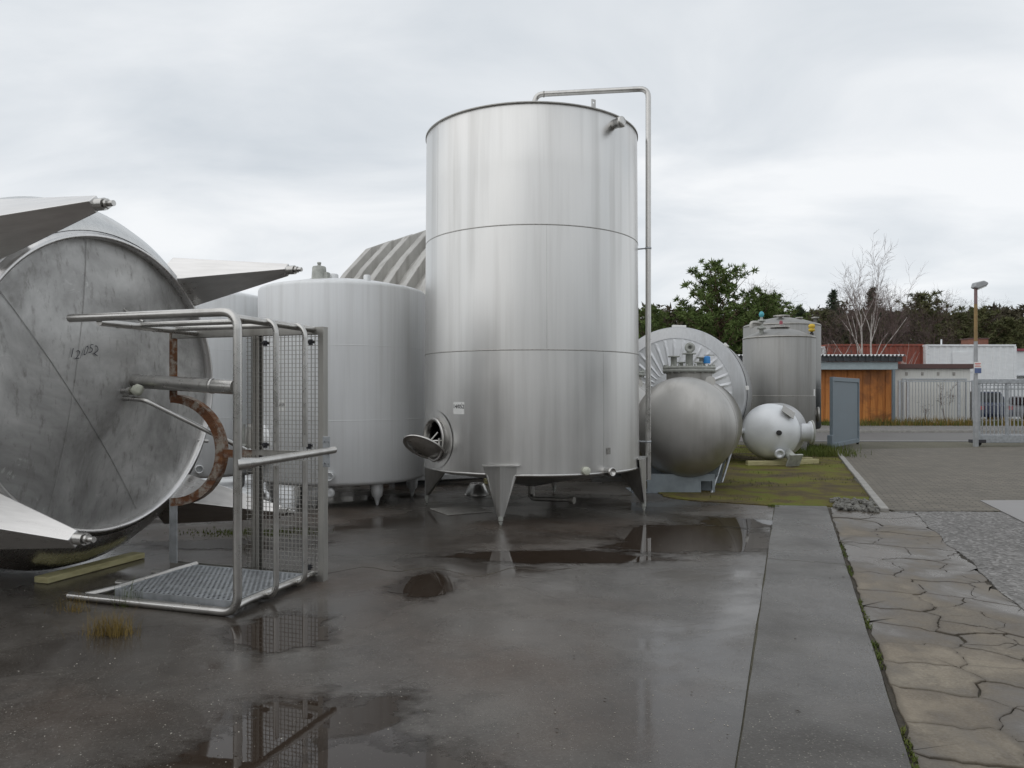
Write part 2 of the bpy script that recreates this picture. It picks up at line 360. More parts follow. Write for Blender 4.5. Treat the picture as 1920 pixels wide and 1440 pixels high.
g = G('soil'); a = g.noise(g.world(), .7, 6, .65); b = g.noise(g.world(), 14, 5, .7); g.set(Base_Color=g.mix(.5, g.ramp(a, [(.35, (.07, .06, .04)), (.65, (.13, .12, .08))]), g.ramp(b, [(.3, (.05, .05, .03)), (.7, (.17, .16, .12))])), Roughness=.9); g.bump(b, .6, .03)
g = G('road'); b = g.noise(g.world(), 30, 4); a = g.noise(g.world(), .6, 4); g.set(Base_Color=g.mix(.4, g.ramp(b, [(.3, (.06, .058, .055)), (.7, (.11, .105, .10))]), g.ramp(a, [(.3, (.08, .07, .062)), (.7, (.12, .11, .10))])), Roughness=.55)
plain('paint_line', (.30, .30, .285), .7, 0, .25, 5); plain('smooth_slab', (.22, .21, .205), .5, 0, .12, 2)
plain('rubble', (.17, .165, .15), .9, 0, .35, 8, .4); plain('debris', (.05, .04, .03), .8); plain('pebble', (.34, .32, .28), .8, 0, .4, 20)
g = G('water'); g.set(Base_Color=(.032, .023, .017), Roughness=.02); g.b.inputs['IOR'].default_value = 1.34; g.bump(g.noise(g.world(), 7, 2), .02, .01)
fa = g.n('ShaderNodeAttribute', attribute_name='film'); al = g.math('ADD', fa.outputs['Fac'], g.math('MULTIPLY', g.math('SUBTRACT', g.noise(g.world((1, 1.6, 1)), 7, 6, .65), .5), 1.5))
g.set(Alpha=g.ramp(al, [(.10, 0.), (.34, .30), (.46, .45), (.54, 1.)]))

# ------------------------------------------------------------------ ground sheets. Yard frame: e runs up the yard, w across it
eV, wV = Vector((.35, .937)), Vector((.937, -.35))
def st(s, t): p = wV*s + eV*t; return (p.x, p.y)
def jag(pts, amp=.02, step=.25, closed=True, seed=0):
    out = []; n = len(pts)
    for i in range(n if closed else n-1):
        a, b = Vector(pts[i]), Vector(pts[(i+1) % n]); m = max(1, int((b-a).length/step))
        for k in range(m):
            p = a.lerp(b, k/m); q = noise.noise_vector(Vector((p.x*2.1+seed, p.y*2.1, seed*1.7)))
            out.append((p.x+q.x*amp*2, p.y+q.y*amp*2))
    return out
structure(MB().box(-500, 500, -400, 700, -.6, 0).build('ground', 'soil'))
structure(MB().prism(jag([st(-26, -6), st(-.217, -6), st(-.217, 10.92), (2.5, 10.9), (2.3, 14), (0, 26), (-30, 24)], .003, .4), -.02, .006).build('asphalt_yard', 'asphalt'))
structure(MB().prism(jag([st(-.205, -6), st(.462, -6), st(.462, 11.1), st(-.205, 10.95)], .004, .15, seed=3), -.02, .022).build('asphalt_strip', 'asphalt_strip'))
structure(MB().prism(jag([(2.25, 11.3), (2.75, 10.72), st(-.21, 10.98), st(.47, 11.13), st(1.10, 11.2), st(1.10, 24.4), (-6, 24.4), (2.0, 16)], .05, .2, seed=5), -.02, .016).build('moss_ground', 'moss'))
structure(MB().prism([st(.47, -6), st(3.2, -6), st(3.2, 11.05), st(.47, 11.05)], -.03, .004).build('crack_bed', 'crack_soil'))
structure(MB().prism(jag([st(1.56, 2.0), st(1.49, 10.9), (4.95, 9.78), (16, 9.72), (20, 0), (6, -4)], .03, .2, seed=9), -.01, .020).build('gravel', 'gravel'))
structure(MB().prism([st(1.22, 11.08), (5.03, 9.80), (30, 9.74), (30, 24.45), st(1.22, 22.64)], -.01, .026).build('paving', 'pavers'))
structure(MB().prism([(6.72, 10.72), (6.1, 8.9), (12, 8.4), (12, 10.9)], 0, .034).build('concrete_apron', 'smooth_slab'))
structure(MB().prism([(-60, 24.5), (90, 24.5), (90, 30.2), (-60, 30.2)], -.02, .012).build('road', 'road'))
structure(MB().prism(jag([(-60, 30.45), (90, 30.45), (90, 37.6), (-60, 37.6)], .06, .8), -.02, .010).build('verge', 'gravel'))
# kerbs: stones end to end
kb = thing('kerb', 'line of grey kerb stones between the moss and the block paving', 'kerb')
kb['kind'] = 'structure'; del kb['category']
t = 10.95; k0 = None
while t < 22.3:
    o = MB().bbox(-.055, .055, 0, .985, -.05, .055, .008).build('kerb_stone', 'kerb_stone', kb) if k0 is None else k0.copy()
    if k0 is None: k0 = o
    else: COL.objects.link(o)
    p = st(1.16, t); o.location = (p[0], p[1], random.uniform(-.006, .004)); o.rotation_euler = (0, random.uniform(-.01, .01), -math.atan2(eV.x, eV.y)+random.uniform(-.006, .006)); t += 1.0
structure(MB().box(-60, 90, 30.24, 30.40, -.05, .11).build('far_kerb', 'kerb_stone'))
structure(MB().prism([(9.5, 24.62), (12.4, 24.92), (16, 24.62), (18.6, 24.9), (22, 24.68), (40, 24.7), (40, 24.80), (22, 24.79), (18.6, 25.02), (16, 24.74), (12.4, 25.05), (9.5, 24.74)], .012, .018).build('white_line', 'paint_line'))

# ---- cracked concrete: each broken piece a slab of its own
def clip(poly, p, n):
    out = []
    for i in range(len(poly)):
        a, b = poly[i], poly[(i+1) % len(poly)]; da = (a-p).dot(n); db = (b-p).dot(n)
        if da <= 0: out.append(a)
        if da*db < 0: out.append(a+(b-a)*(da/(da-db)))
    return out
cc = thing('cracked_concrete', 'old cracked tan concrete lane along the asphalt strip', 'pavement'); cc['kind'] = 'structure'; del cc['category']
rnd = random.Random(21); seeds = []
t = -1.5
while t < 11:
    big = rnd.uniform(.34, .66)*(1 if t < 6 else 1.4); seeds.append(Vector((.47+rnd.uniform(.24, .34), t+big/2)))
    n_small = rnd.choice((1, 2, 2, 3))
    for k in range(n_small): seeds.append(Vector((.47+rnd.uniform(.62, .80), t+big*(k+.5)/n_small+rnd.uniform(-.05, .05))))
    seeds.append(Vector((.47+rnd.uniform(.93, 1.05), t+rnd.uniform(.1, big))))
    t += big
for c in seeds:
    poly = [Vector((.497, -1.5)), Vector((1.56, -1.5)), Vector((1.53, 11.02)), Vector((.497, 11.02))]
    for d in seeds:
        if d is c or (d-c).length > 3: continue
        nrm = (d-c).normalized(); poly = clip(poly, (c+d)/2-nrm*(rnd.uniform(.0004, .002) if rnd.random() < .6 else rnd.uniform(.003, .009)), nrm)
        if len(poly) < 3: break
    if len(poly) < 3: continue
    pts = []
    for i in range(len(poly)):
        a, b = poly[i], poly[(i+1) % len(poly)]; m = max(1, int((b-a).length/.025))
        for k in range(m):
            p = a.lerp(b, k/m)
            edge = p.x < .505
            q = noise.noise_vector(Vector((p.x*3.3, p.y*3.3, 1)))*.09 + noise.noise_vector(Vector((p.x*9, p.y*9, 5)))*.045 + noise.noise_vector(Vector((p.x*28, p.y*28, 9)))*.014
            pts.append(st(p.x+(q.x*.3 if edge else q.x), p.y+q.y))
    zt = .012+rnd.uniform(-.003, .007); n_ = len(pts); cx_ = sum(p[0] for p in pts)/n_; cy_ = sum(p[1] for p in pts)/n_
    m = MB(); vv = []; ed = []
    for kk, zz, ee in ((1, -.02, 1), (1, zt-.004, 1), (.985, zt, 1), (.84, zt, .35), (.68, zt, 0)):
        vv += [(cx_+(x-cx_)*kk, cy_+(y-cy_)*kk, zz) for x, y in pts]; ed += [ee]*n_
    vv.append((cx_, cy_, zt)); ed.append(0)
    ff = []
    for r_ in range(4): ff += [(r_*n_+i, r_*n_+(i+1) % n_, (r_+1)*n_+(i+1) % n_, (r_+1)*n_+i) for i in range(n_)]
    ff += [(4*n_+i, 4*n_+(i+1) % n_, 5*n_) for i in range(n_)]
    m.add(vv, ff); o = m.build('slab_piece', 'old_concrete', cc); at_e = o.data.attributes.new('edge', 'FLOAT', 'POINT'); at_e.data.foreach_set('value', ed)
# weeds along the strip edge joint
mb = MB(); rw = random.Random(4)
for i in range(1100):
    tt = rw.uniform(1.8, 8.5) if rw.random() < .7 else rw.uniform(10.4, 11)
    p = st(.480+rw.gauss(0, .011), tt) if tt < 9 else st(rw.uniform(-.3, -.15), tt)
    if noise.noise(Vector((tt*1.3, 2, 0))) < .0: continue
    for k in range(3):
        a = rw.uniform(0, 6.28); h = rw.uniform(.004, .018); d = Vector((math.cos(a), math.sin(a)))*rw.uniform(.006, .018); q = Vector((-d.y, d.x))*.3
        mb.add([(p[0]-q.x, p[1]-q.y, .01), (p[0]+q.x, p[1]+q.y, .01), (p[0]+d.x, p[1]+d.y, .016+h)], [(0, 1, 2)])
structure(mb.build('joint_moss', 'grass_green'), 'stuff')
# seam crack in the asphalt beside the strip
# ---- puddles
def gp(x, y, hz=740, f=1400, h=1.55): Y = h*f/(y-hz); return ((x-960)/f*Y, Y)
PZ = [.0068]
def puddle(cx, cy, rx, ry, seed, rot=0., rough=.35):
    PZ[0] += .0003
    """thin film of water: rings fade from full depth to a broken rim"""
    n = 72; v = [(cx, cy, PZ[0])]; dep = [1.]; rings = (.45, .7, .86, 1., 1.35)
    for q, dq in zip(rings, (1., .85, .6, .35, 0.)):
        for k in range(n):
            a = 2*math.pi*k/n; d = Vector((math.cos(a), math.sin(a), 0))
            w = 1+rough*noise.noise(d*1.3+Vector((seed, 0, 0)))+rough*.5*noise.noise(d*3.1+Vector((0, seed, 0)))
            x, y = d.x*rx*w*q, d.y*ry*w*q; v.append((cx+x*math.cos(rot)-y*math.sin(rot), cy+x*math.sin(rot)+y*math.cos(rot), PZ[0])); dep.append(dq)
    f = [(0, 1+k, 1+(k+1) % n) for k in range(n)]
    for i in range(len(rings)-1): f += [(1+i*n+k, 1+(i+1)*n+k, 1+(i+1)*n+(k+1) % n, 1+i*n+(k+1) % n) for k in range(n)]
    o = structure(MB().add(v, f).build('puddle', 'water')); at = o.data.attributes.new('film', 'FLOAT', 'POINT'); at.data.foreach_set('value', dep); return o
puddle(-.92, 3.2, .50, .72, 11, -.1); puddle(-.55, 2.9, .42, .45, 13); puddle(1.9, 8.05, 1.05, .80, 17, .35, .3); puddle(2.75, 9.0, .45, .35, 19)
puddle(.45, 7.1, .95, .28, 23, -.08); puddle(-.70, 6.05, .30, .36, 29); puddle(-1.50, 4.85, .34, .38, 31);
puddle(-2.9, 7.7, .9, .25, 59)
cp = [(-2.9+.12*k, 6.55+.10*math.sin(k*.5)+.25*noise.noise(Vector((k*.35, 7, 0))), .0062) for k in range(30)]
mb = MB()
for k in range(29):
    w = .012+.014*abs(noise.noise(Vector((k*.8, 2, 0)))); a, b = cp[k], cp[k+1]
    w2 = .012+.014*abs(noise.noise(Vector(((k+1)*.8, 2, 0)))) if k < 28 else .002
    mb.add([(a[0], a[1]-w, .0064), (b[0], b[1]-w2, .0064), (b[0], b[1]+w2, .0064), (a[0], a[1]+w, .0064)], [(0, 1, 2, 3)])
for k in range(14):
    f0, f1 = k/14, (k+1)/14; a = st(-.2+.66*f0, 7.35+.05*noise.noise(Vector((k*.6, 4, 0)))); b = st(-.2+.66*f1, 7.35+.05*noise.noise(Vector(((k+1)*.6, 4, 0))))
    w = .006+.006*abs(noise.noise(Vector((k*.9, 5, 0)))); mb.add([(a[0], a[1]-w, .0224), (b[0], b[1]-w, .0224), (b[0], b[1]+w, .0224), (a[0], a[1]+w, .0224)], [(0, 1, 2, 3)])
structure(mb.build('asphalt_crack', 'crack_soil'), 'stuff')
# debris: pebbles, twigs
mb = MB(); rw = random.Random(12)
for i in range(7500):
    Y = 2.6+rw.random()**2.0*7; X = rw.uniform(-.68, .62)*Y
    if (X*wV.x+Y*wV.y) > 1.4: continue
    s = rw.uniform(.0012, .0028)+(.003 if rw.random() < .06 else 0); z = .0225 if -.21 < X*wV.x+Y*wV.y < .46 else .0068
    M = tr(X, Y, z)@rz(rw.uniform(0, 6))@Matrix.Diagonal((1, rw.uniform(.6, 1), rw.uniform(.4, .8), 1))
    mb.add([(s, 0, 0), (0, s, 0), (-s, 0, 0), (0, -s, 0), (0, 0, s), (0, 0, -s)], [(0, 1, 4), (1, 2, 4), (2, 3, 4), (3, 0, 4), (1, 0, 5), (2, 1, 5), (3, 2, 5), (0, 3, 5)], M)
structure(mb.build('pebbles', 'pebble'), 'stuff')
mb = MB()
for i in range(110):
    Y = 2.7+rw.random()**1.3*7; X = rw.uniform(-.6, .45)*Y; a = rw.uniform(0, 3.14); L = rw.uniform(.004, .016); w = rw.uniform(.002, .006)
    mb.add([(-L, 0, .002), (0, -w, .005), (L, 0, .003), (0, w, .006)], [(0, 1, 2, 3)], tr(X, Y, .010 if X*wV.x+Y*wV.y < -.22 else .022)@rz(a))
structure(mb.build('leaf_litter', 'debris'), 'stuff')

# ------------------------------------------------------------------ tanks
def dish(r, h, n=10, z0=0, sgn=1):
    """profile of a torispherical end from the rim (r, z0) to the pole"""
    out = []
    for k in range(n+1):
        a = math.pi/2*k/n; out.append((r*math.cos(a)**.8 if k < n else 0, z0+sgn*h*math.sin(a)))
    return out
def plate_leg(wt, wb, dt, db, L, top=.02):
    """folded plate leg: ridge outward (-y), wings back to the shell; hangs from z=0 to -L"""
    m = MB(); v = []
    for w, d, z in ((wt, dt, 0), (wb, db, -L)): v += [(-w/2, d, z), (0, 0, z), (w/2, d, z)]
    m.add(v, [(0, 1, 4, 3), (1, 2, 5, 4), (2, 0, 3, 5), (0, 2, 1), (3, 4, 5)])
    return m
def foot_mb(L, r=.035, zl=.06, bolt=.016, total=.13):
    m = MB(); m.cyl((0, .03, -L+.015), (0, .03, -L-zl), r, 18); m.cyl((0, .03, -L-zl), (0, .03, -L-total), bolt, 12); m.cyl((0, .03, -L-zl-.012), (0, .03, -L-zl-.03), bolt*1.7, 6); return m
def pcyl(R, th, z): return (R*math.sin(th), -R*math.cos(th), z)

def fin_leg(wt, wb, dt, db, L):
    """closed pointed leg of square section"""
    m = MB(); v = []
    for w, d, z in ((wt, dt, 0), (wb, db, -L)): v += [(-w/2, -.02, z), (w/2, -.02, z), (w/2, d, z), (-w/2, d, z)]
    m.add(v, [(0, 1, 5, 4), (1, 2, 6, 5), (2, 3, 7, 6), (3, 0, 4, 7), (3, 2, 1, 0), (4, 5, 6, 7)])
    return m

# ---- 1. tall stainless tank
T = thing('tall_tank', 'tall shiny stainless steel cylindrical tank with open round manway, standing on plate legs', 'tank', (.268, 10.3, 0))
RT = 1.455; TH = R_(-57); ZH = .98; RH = .255
def inh(c): 
    a = math.atan2(c.x, -c.y); return ((a-TH)*RT)**2+(c.z-ZH)**2 < (RH+.045)**2 and abs(Vector((c.x, c.y)).length-RT) < .2
zs = [.585, .60, .64]+[.64+.05*i for i in range(1, 16)]+[1.6, 1.8, 2.0, 2.08]
def tap(z): return RT*(1.0+.012*(2.6-z)/2.6)
m = MB(); m.lathe([(.10, .30), (RT*.5, .44), (RT-.10, .545), (RT-.015, .57)]+[(tap(z), z) for z in zs]+[(tap(2.082), 2.082)], 160, None, True, inh)
m.build('lower_shell', 'steel_tall', T)
MB().lathe([(tap(2.085), 2.085), (tap(3.0), 3.0), (tap(3.568), 3.568)], 128).build('middle_shell', 'steel_tall', T)
MB().lathe([(tap(3.572), 3.572), (tap(4.3), 4.3), (tap(5.02), 5.02), (tap(5.03)-.01, 5.035), (.5, 5.16), (0, 5.2)], 128).build('upper_shell', 'steel_tall', T)
for z in (2.083, 3.57): MB().lathe([(tap(z)-.004, z-.011), (tap(z)+.0035, z-.004), (tap(z)+.0035, z+.004), (tap(z)-.004, z+.011)], 128).build('weld_seam', 'weld', T)
MB().lathe([(tap(5.0)-.005, 5.008), (tap(5.0)+.012, 5.012), (tap(5.0)+.012, 5.03), (tap(5.0)-.02, 5.044)], 128).build('roof_rim', 'weld', T)
MB().lathe([(tap(.6)-.01, .572), (tap(.6)+.008, .58), (tap(.6)+.008, .60), (tap(.6)-.004, .608)], 128).build('bottom_rim', 'steel_leg', T)
for th0, za, zb in ((.10, 2.1, 3.56), (-1.0, 3.58, 5.0), (.62, .62, 2.07)):
    MB().tube([pcyl(tap(za)-.0015, th0, za), pcyl(tap(zb)-.0015, th0, zb)], .0032, 8).build('weld_seam', 'steel_leg', T)
leg = None
for th in (-15, 77, -104, 165):
    th = R_(th); lg = thing('leg', '', '', (0, 0, 0)); del lg['label']; del lg['category']
    lg.parent = T; x, y, _ = pcyl(RT+.105, th, 0); lg.location = (x, y, .70); lg.rotation_euler = (0, 0, th*(.35 if abs(th) < .5 else 1))
    # leg plates + threaded foot
    pl = plate_leg(.44, .075, .085, .025, .60).build('plate', 'steel_leg', lg, .004)
    MB().add([(-.17, .06, -.11), (.17, .06, -.11), (0, .42, -.11), (-.033, .024, -.60), (.033, .024, -.60), (0, .06, -.60)], [(0, 1, 2), (5, 4, 3), (1, 0, 3, 4), (2, 1, 4, 5), (0, 2, 5, 3)]).build('gusset', 'steel_leg', lg)
    tb = MB(); tb.box(-.226, .226, .0, .10, 0, .014); tb.build('top_plate', 'steel_leg', lg)
    foot_mb(.60, .03, .04, .014, .092).build('foot', 'cast_grey', lg)
# manway
MW = thing('manway', '', ''); del MW['label']; del MW['category']; MW.parent = T; MW.location = pcyl(RT+.012, TH, ZH); MW.rotation_euler = (0, 0, TH)
pad = MB(); nn = 48; vv = []
for r in (RH+.005, RH+.11):
    for k in range(nn):
        a = 2*math.pi*k/nn; lx, lz = r*math.cos(a), r*math.sin(a); dth = lx/RT
        vv.append((RT*math.sin(dth), -(RT+.022)*math.cos(dth)+RT+.012, lz))
pad.add(vv, [(k, nn+k, nn+(k+1) % nn, (k+1) % nn)[::-1] for k in range(nn)], None, True); pad.build('reinforcing_pad', 'steel_tall', MW)
Mo = axis_m((0, 0, 0), (0, -1, 0))
MB().lathe([(RH-.010, -.05), (RH-.010, .055), (RH+.022, .055), (RH+.028, .045), (RH+.022, .035), (RH+.004, .032), (RH+.004, -.05)], 56, Mo).build('neck', 'steel_tube', MW)
# hinge and lid swung open, hanging to the left of the opening
MB().cyl((.235, -.08, .03), (.235, -.08, -.06), .016, 10).cyl((.18, -.06, .0), (.26, -.09, .0), .011, 8).build('hinge', 'steel_tube', MW)
lid_c = Vector((-1.105-.268, 9.36-10.3, .885)); lid_n = Vector((-.30, -.50, -.80)).normalized()
Ml = axis_m(lid_c, lid_n)
lid = MB().lathe([(0, .030), (.12, .027), (.21, .012), (.235, .0), (.262, -.004), (.275, .012), (.283, .0), (.278, -.018), (.23, -.022), (.10, -.006), (0, -.002)], 56, Ml).build('lid', 'steel_tube', T)
arm = MB()
top = lid_c-lid_n*.03
hp = Vector(pcyl(RT+.09, TH+.17, ZH))
arm.tube(fillet([top-Vector((.05, 0, 0)), top+Vector((.06, 0, .06)), hp], .05), .012, 8); arm.tube([top+Vector((.0, 0, .0)), top+Vector((.10, -.02, .09)), top+Vector((.17, -.03, .17))], .011, 8)
arm.cyl(top-lid_n*.0, top-lid_n*.09, .022, 10); arm.tube([top-lid_n*.07+Vector((-.06, 0, .0)), top-lid_n*.07+Vector((.08, 0, .0))], .010, 8)
arm.build('lid_arm', 'steel_tube', lid)
# pipe, brackets, nozzles, lug
MB().tube(fillet([(.02, 0, 5.12), (.05, 0, 5.69), (1.575, -.2, 5.69), (1.575, -.2, .40)], .12), .037, 14).build('overflow_pipe', 'steel_tube', T)
for z in (3.53, .915):
    MB().tube([(1.40, -.12, z), (1.54, -.19, z)], .010, 8).lathe([(.038, -.012), (.043, -.012), (.043, .012), (.038, .012)], 16, tr(1.575, -.2, z)).build('pipe_bracket', 'galv', T)
MB().lathe([(.0375, -.01), (.042, -.01), (.042, .01), (.0375, .01)], 16, axis_m((.17, -.012, 5.69), (1, 0, 0))).build('pipe_weld', 'weld', T)
lug = MB(); M = tr(*pcyl(RT-.01, R_(30), 5.02))@rz(R_(30)); lug.add(*[[(-.03, 0, 0), (.03, 0, 0), (.03, 0, .11), (-.03, 0, .11), (-.03, .012, 0), (.03, .012, 0), (.03, .012, .11), (-.03, .012, .11), (-.012, 0, .06), (.012, 0, .06), (.012, 0, .085), (-.012, 0, .085), (-.012, .012, .06), (.012, .012, .06), (.012, .012, .085), (-.012, .012, .085)], [(0, 1, 9, 8), (1, 2, 10, 9), (2, 3, 11, 10), (3, 0, 8, 11), (5, 4, 12, 13), (6, 5, 13, 14), (7, 6, 14, 15), (4, 7, 15, 12), (3, 2, 6, 7), (1, 5, 6, 2), (0, 3, 7, 4), (8, 9, 13, 12), (9, 10, 14, 13), (10, 11, 15, 14), (11, 8, 12, 15)]], M=M); lug.build('lifting_lug', 'steel_leg', T)
def nozzle(par, th, z, r, L, R0, name='nozzle', mat='steel_tube', capd=True):
    d = Vector((math.sin(th), -math.cos(th), 0)); p = Vector(pcyl(R0-.02, th, z)); M = axis_m(p, d); m = MB()
    if capd: m.lathe([(r*.85, 0), (r*.85, L-.03), (r, L-.03), (r, L+.02), (r*.9, L+.028), (0, L+.03)], 24, M)
    else: m.lathe([(r*.85, 0), (r*.85, L-.03), (r, L-.03), (r, L+.02), (r*.72, L+.02), (r*.7, L-.06), (0, L-.06)], 24, M)
    return m.build(name, mat, par)
nozzle(T, R_(43.6), 4.90, .068, .12, RT); nozzle(T, R_(36.5), .615, .055, .13, RT*1.01, capd=False); nozzle(T, R_(24.8), .635, .05, .035, RT*1.01, mat='rag')
MB().box(-.03, .03, -.006, 0, -.04, .04, tr(*pcyl(tap(.9)+.003, R_(38.5), .86))@rz(R_(38.5))).build('earthing_tag', 'weld', T)
def on_cyl(R0, th, zc, verts, off): return [((R0+off)*math.sin(th+x/R0), -(R0+off)*math.cos(th+x/R0), zc+y) for x, y, z in verts]
def sticker(par, R0, th, zc, w, h, lines, mat='paper'):
    n = 10; v = []
    for j in (0, 1):
        for k in range(n+1): v.append((-w/2+w*k/n, -h/2+h*j, 0))
    s = MB().add(on_cyl(R0, th, zc, v, .002), [(k, k+1, n+2+k, n+1+k) for k in range(n)], None, True).build('sticker', mat, par)
    for txt, size, dx, dz in lines:
        v, f = text_data(txt, size); v = [(x+dx, y+dz, z) for x, y, z in v]
        MB().add(on_cyl(R0, th, zc, v, .0035), f).build('lettering', 'ink', s)
sticker(T, tap(1.38), R_(-39), 1.385, .185, .15, [('14/052', .066, -.003, .018), ('--', .03, .05, .058)])
MB().cyl((.0, 0, .34), (0, 0, .14), .05, 16).tube(fillet([(0, 0, .17), (.0, -.18, .14), (.5, -.45, .16)], .08), .03, 10).cyl((.5, -.45, .16), (.55, -.48, .16), .05, 14).build('outlet_pipe', 'steel_dull', T)

# ---- 2. pale aluminium tanks
RW = 1.22
def pale_tank(name, label, loc, rot):
    t = thing(name, label, 'tank', loc, rot, 'pale aluminium upright tanks')
    MB().lathe([(.3, .25), (RW-.05, .315), (RW-.01, .335), (RW, .37), (RW, 1.2), (RW, 2.2), (RW, 3.04), (RW-.006, 3.065), (RW-.022, 3.085), (RW-.06, 3.10), (RW*.6, 3.19), (0, 3.25)], 112).build('shell', 'aluminium', t)
    for z in (2.22, 1.20): MB().lathe([(RW-.003, z-.012), (RW+.002, z-.004), (RW+.002, z+.004), (RW-.003, z+.012)], 112).build('weld_seam', 'aluminium', t)
    for a in (-62, 3, 52, 110, 180, 245):
        x, y, _ = pcyl(1.02, R_(a), 0)
        MB().lathe([(.085, .36), (.085, .22), (.075, .14), (.045, .11), (.018, .02), (.012, 0), (0, 0)], 20, tr(x, y, 0)).build('leg', 'aluminium', t)
    th = R_(-42)   # manway with its door frame
    d = Vector((math.sin(th), -math.cos(th), 0)); p = Vector(pcyl(RW-.12, th, .84)); M = axis_m(p, d)
    MB().lathe([(.34, 0), (.30, .16), (.27, .22), (.27, .26)], 40, M).build('manway_neck', 'aluminium', t)
    dr = MB().lathe([(.30, .26), (.30, .285), (.26, .295), (.12, .335), (0, .345)], 40, M).build('manway_door', 'steel_dull', t)
    MB().tube([p+d*.36+Vector((0, 0, .30)), p+d*.38, p+d*.36-Vector((0, 0, .30))], .018, 8).cyl(p+d*.33, p+d*.42, .03, 12).build('door_bar', 'cast_grey', dr)
    nozzle(t, R_(17), .46, .062, .09, RW, capd=False, mat='aluminium')
    q = pcyl(.95, R_(16), .26); MB().tube([q, pcyl(1.14, R_(16), .22)], .045, 12).lathe([(.03, 0), (.07, 0), (.07, .025), (.03, .03), (0, .02)], 20, axis_m(pcyl(1.13, R_(16), .222), (math.sin(R_(16)), -math.cos(R_(16)), 0))).build('drain_nozzle', 'aluminium', t)
    for (a, r, rr, h) in ((10, .55, .075, .07), (45, .95, .05, .045), (-80, .6, .06, .06)):
        x, y, _ = pcyl(r, R_(a), 0); zz = 3.25-.045*(r/RW*2)**1.0-.02; MB().lathe([(rr, -.05), (rr, h), (rr*.8, h+.015), (0, h+.02)], 20, tr(x, y, zz)).build('top_nozzle', 'aluminium', t)
    return t
P1 = pale_tank('pale_tank', 'pale aluminium upright tank on conical feet left of the tall tank, valve on its roof', (-2.53, 11.22, 0), R_(-12.7))
v = thing('v', '', ''); del v['label']; del v['category']; v.name = 'roof_valve'; v.parent = P1; v.location = (-.03, -.72, 3.14)
MB().lathe([(.14, -.06), (.14, .03), (.105, .032), (.105, .06), (.095, .2), (.085, .215), (.03, .22), (.02, .245), (.028, .25), (.028, .275), (0, .28)], 24).build('valve_body', 'cast_grey', v)
MB().bbox(.08, .15, -.045, .045, .03, .13, .01).build('valve_port', 'cast_grey', v)
sticker(P1, RW, R_(14), 1.63, .05, .055, [('12', .038, 0, 0)], 'tag_yellow')
sticker(P1, RW, R_(-18), 1.40, .20, .16, [('14/059', .055, 0, .01)])
P2 = pale_tank('pale_tank', 'second pale aluminium upright tank half hidden behind the round tank bottom and railing', (-5.1, 12.05, 0), R_(8))

# ---- 3. big tank lying on its side, bottom towards the yard
ph = -.3168; nB = Vector((math.cos(ph), math.sin(ph), 0))
B = thing('lying_tank', 'large stainless tank on its side, dished bottom with four pointed legs facing the yard', 'tank', (-3.463, 6.407, 0), 0)
CZ = 1.643; RS = 1.60; RD = 1.265
MA = axis_m((0, 0, CZ), nB)         # local z = out of the bottom, local y = up, local x = away/right
MB().lathe([(RD+.03, -.02), (RD+.09, -.05), (RS-.12, -.20), (RS-.035, -.34), (RS, -.48), (RS, -2.0), (RS, -4.4), (RS-.05, -4.5), (RS*.6, -4.75), (0, -4.85)], 128, MA).build('shell', 'steel_shell', B)
MB().lathe([(RD-.035, -.07), (RD-.035, .035), (RD-.02, .04), (RD-.005, .035), (RD+.002, .0), (RD+.03, -.025)], 128, MA).build('bottom_ring', 'steel_fin', B)
bo = MB().lathe([(RD-.03, -.045), (RD*.8, -.005), (RD*.5, .04), (RD*.2, .062), (0, .066)], 96, MA).build('dished_bottom', 'steel_bottom', B)
for a, L in ((-.16, 1.15), (.62, 1.12)):
    s_ = MB(); d = Vector((math.cos(a+1.57), math.sin(a+1.57))); c0 = Vector((math.cos(a), math.sin(a)))*-.38; pts = []
    for k in range(-8, 9):
        q = c0+d*(L*k/8); r = q.length
        if r < RD-.05: pts.append(MA @ Vector((q.x, q.y, .068-.11*(r/RD)**2.2)))
    s_.tube(pts, .0025, 6).build('weld_seam', 'steel_bottom', bo)
# handwriting 12|052
v, f = text_data('12/052', .115, -.012)
def on_bot(v): return [tuple(MA @ Vector((x, y, .075-.11*(math.hypot(x, y)/RD)**2.2))) for x, y, z in v]
sh = .25
HW = MB().add(on_bot([((x*.85+y*sh)-.30, y*.95+.255+.03*math.sin(x*20), 0) for x, y, z in v]), f).build('handwriting', 'pen', bo)
# legs parallel to the axis
def leg_in(parent, A):
    lg = thing('leg', '', ''); del lg['label']; del lg['category']; lg.parent = parent
    # local frame: -z along the leg (towards the tip = +axis), -y radially outward
    rad = (MA.to_3x3() @ Vector((math.cos(A), math.sin(A), 0))).normalized(); ax = nB
    y = -rad; z = -ax; x = y.cross(z)
    M = Matrix((x, y, z)).transposed().to_4x4(); M.translation = Vector((0, 0, CZ)) + rad*1.625 - nB*.28
    lg.matrix_local = M
    fin_leg(.40, .085, .38, .07, 1.28).build('plate', 'steel_fin', lg, .006)
    foot_mb(1.28, .042, .075, .02, .15).build('foot', 'steel_tube', lg); return lg
for k, a in enumerate((45, 135, 225, 315)): leg_in(B, -.0705+R_(a) if k else R_(45)+.0-.02)
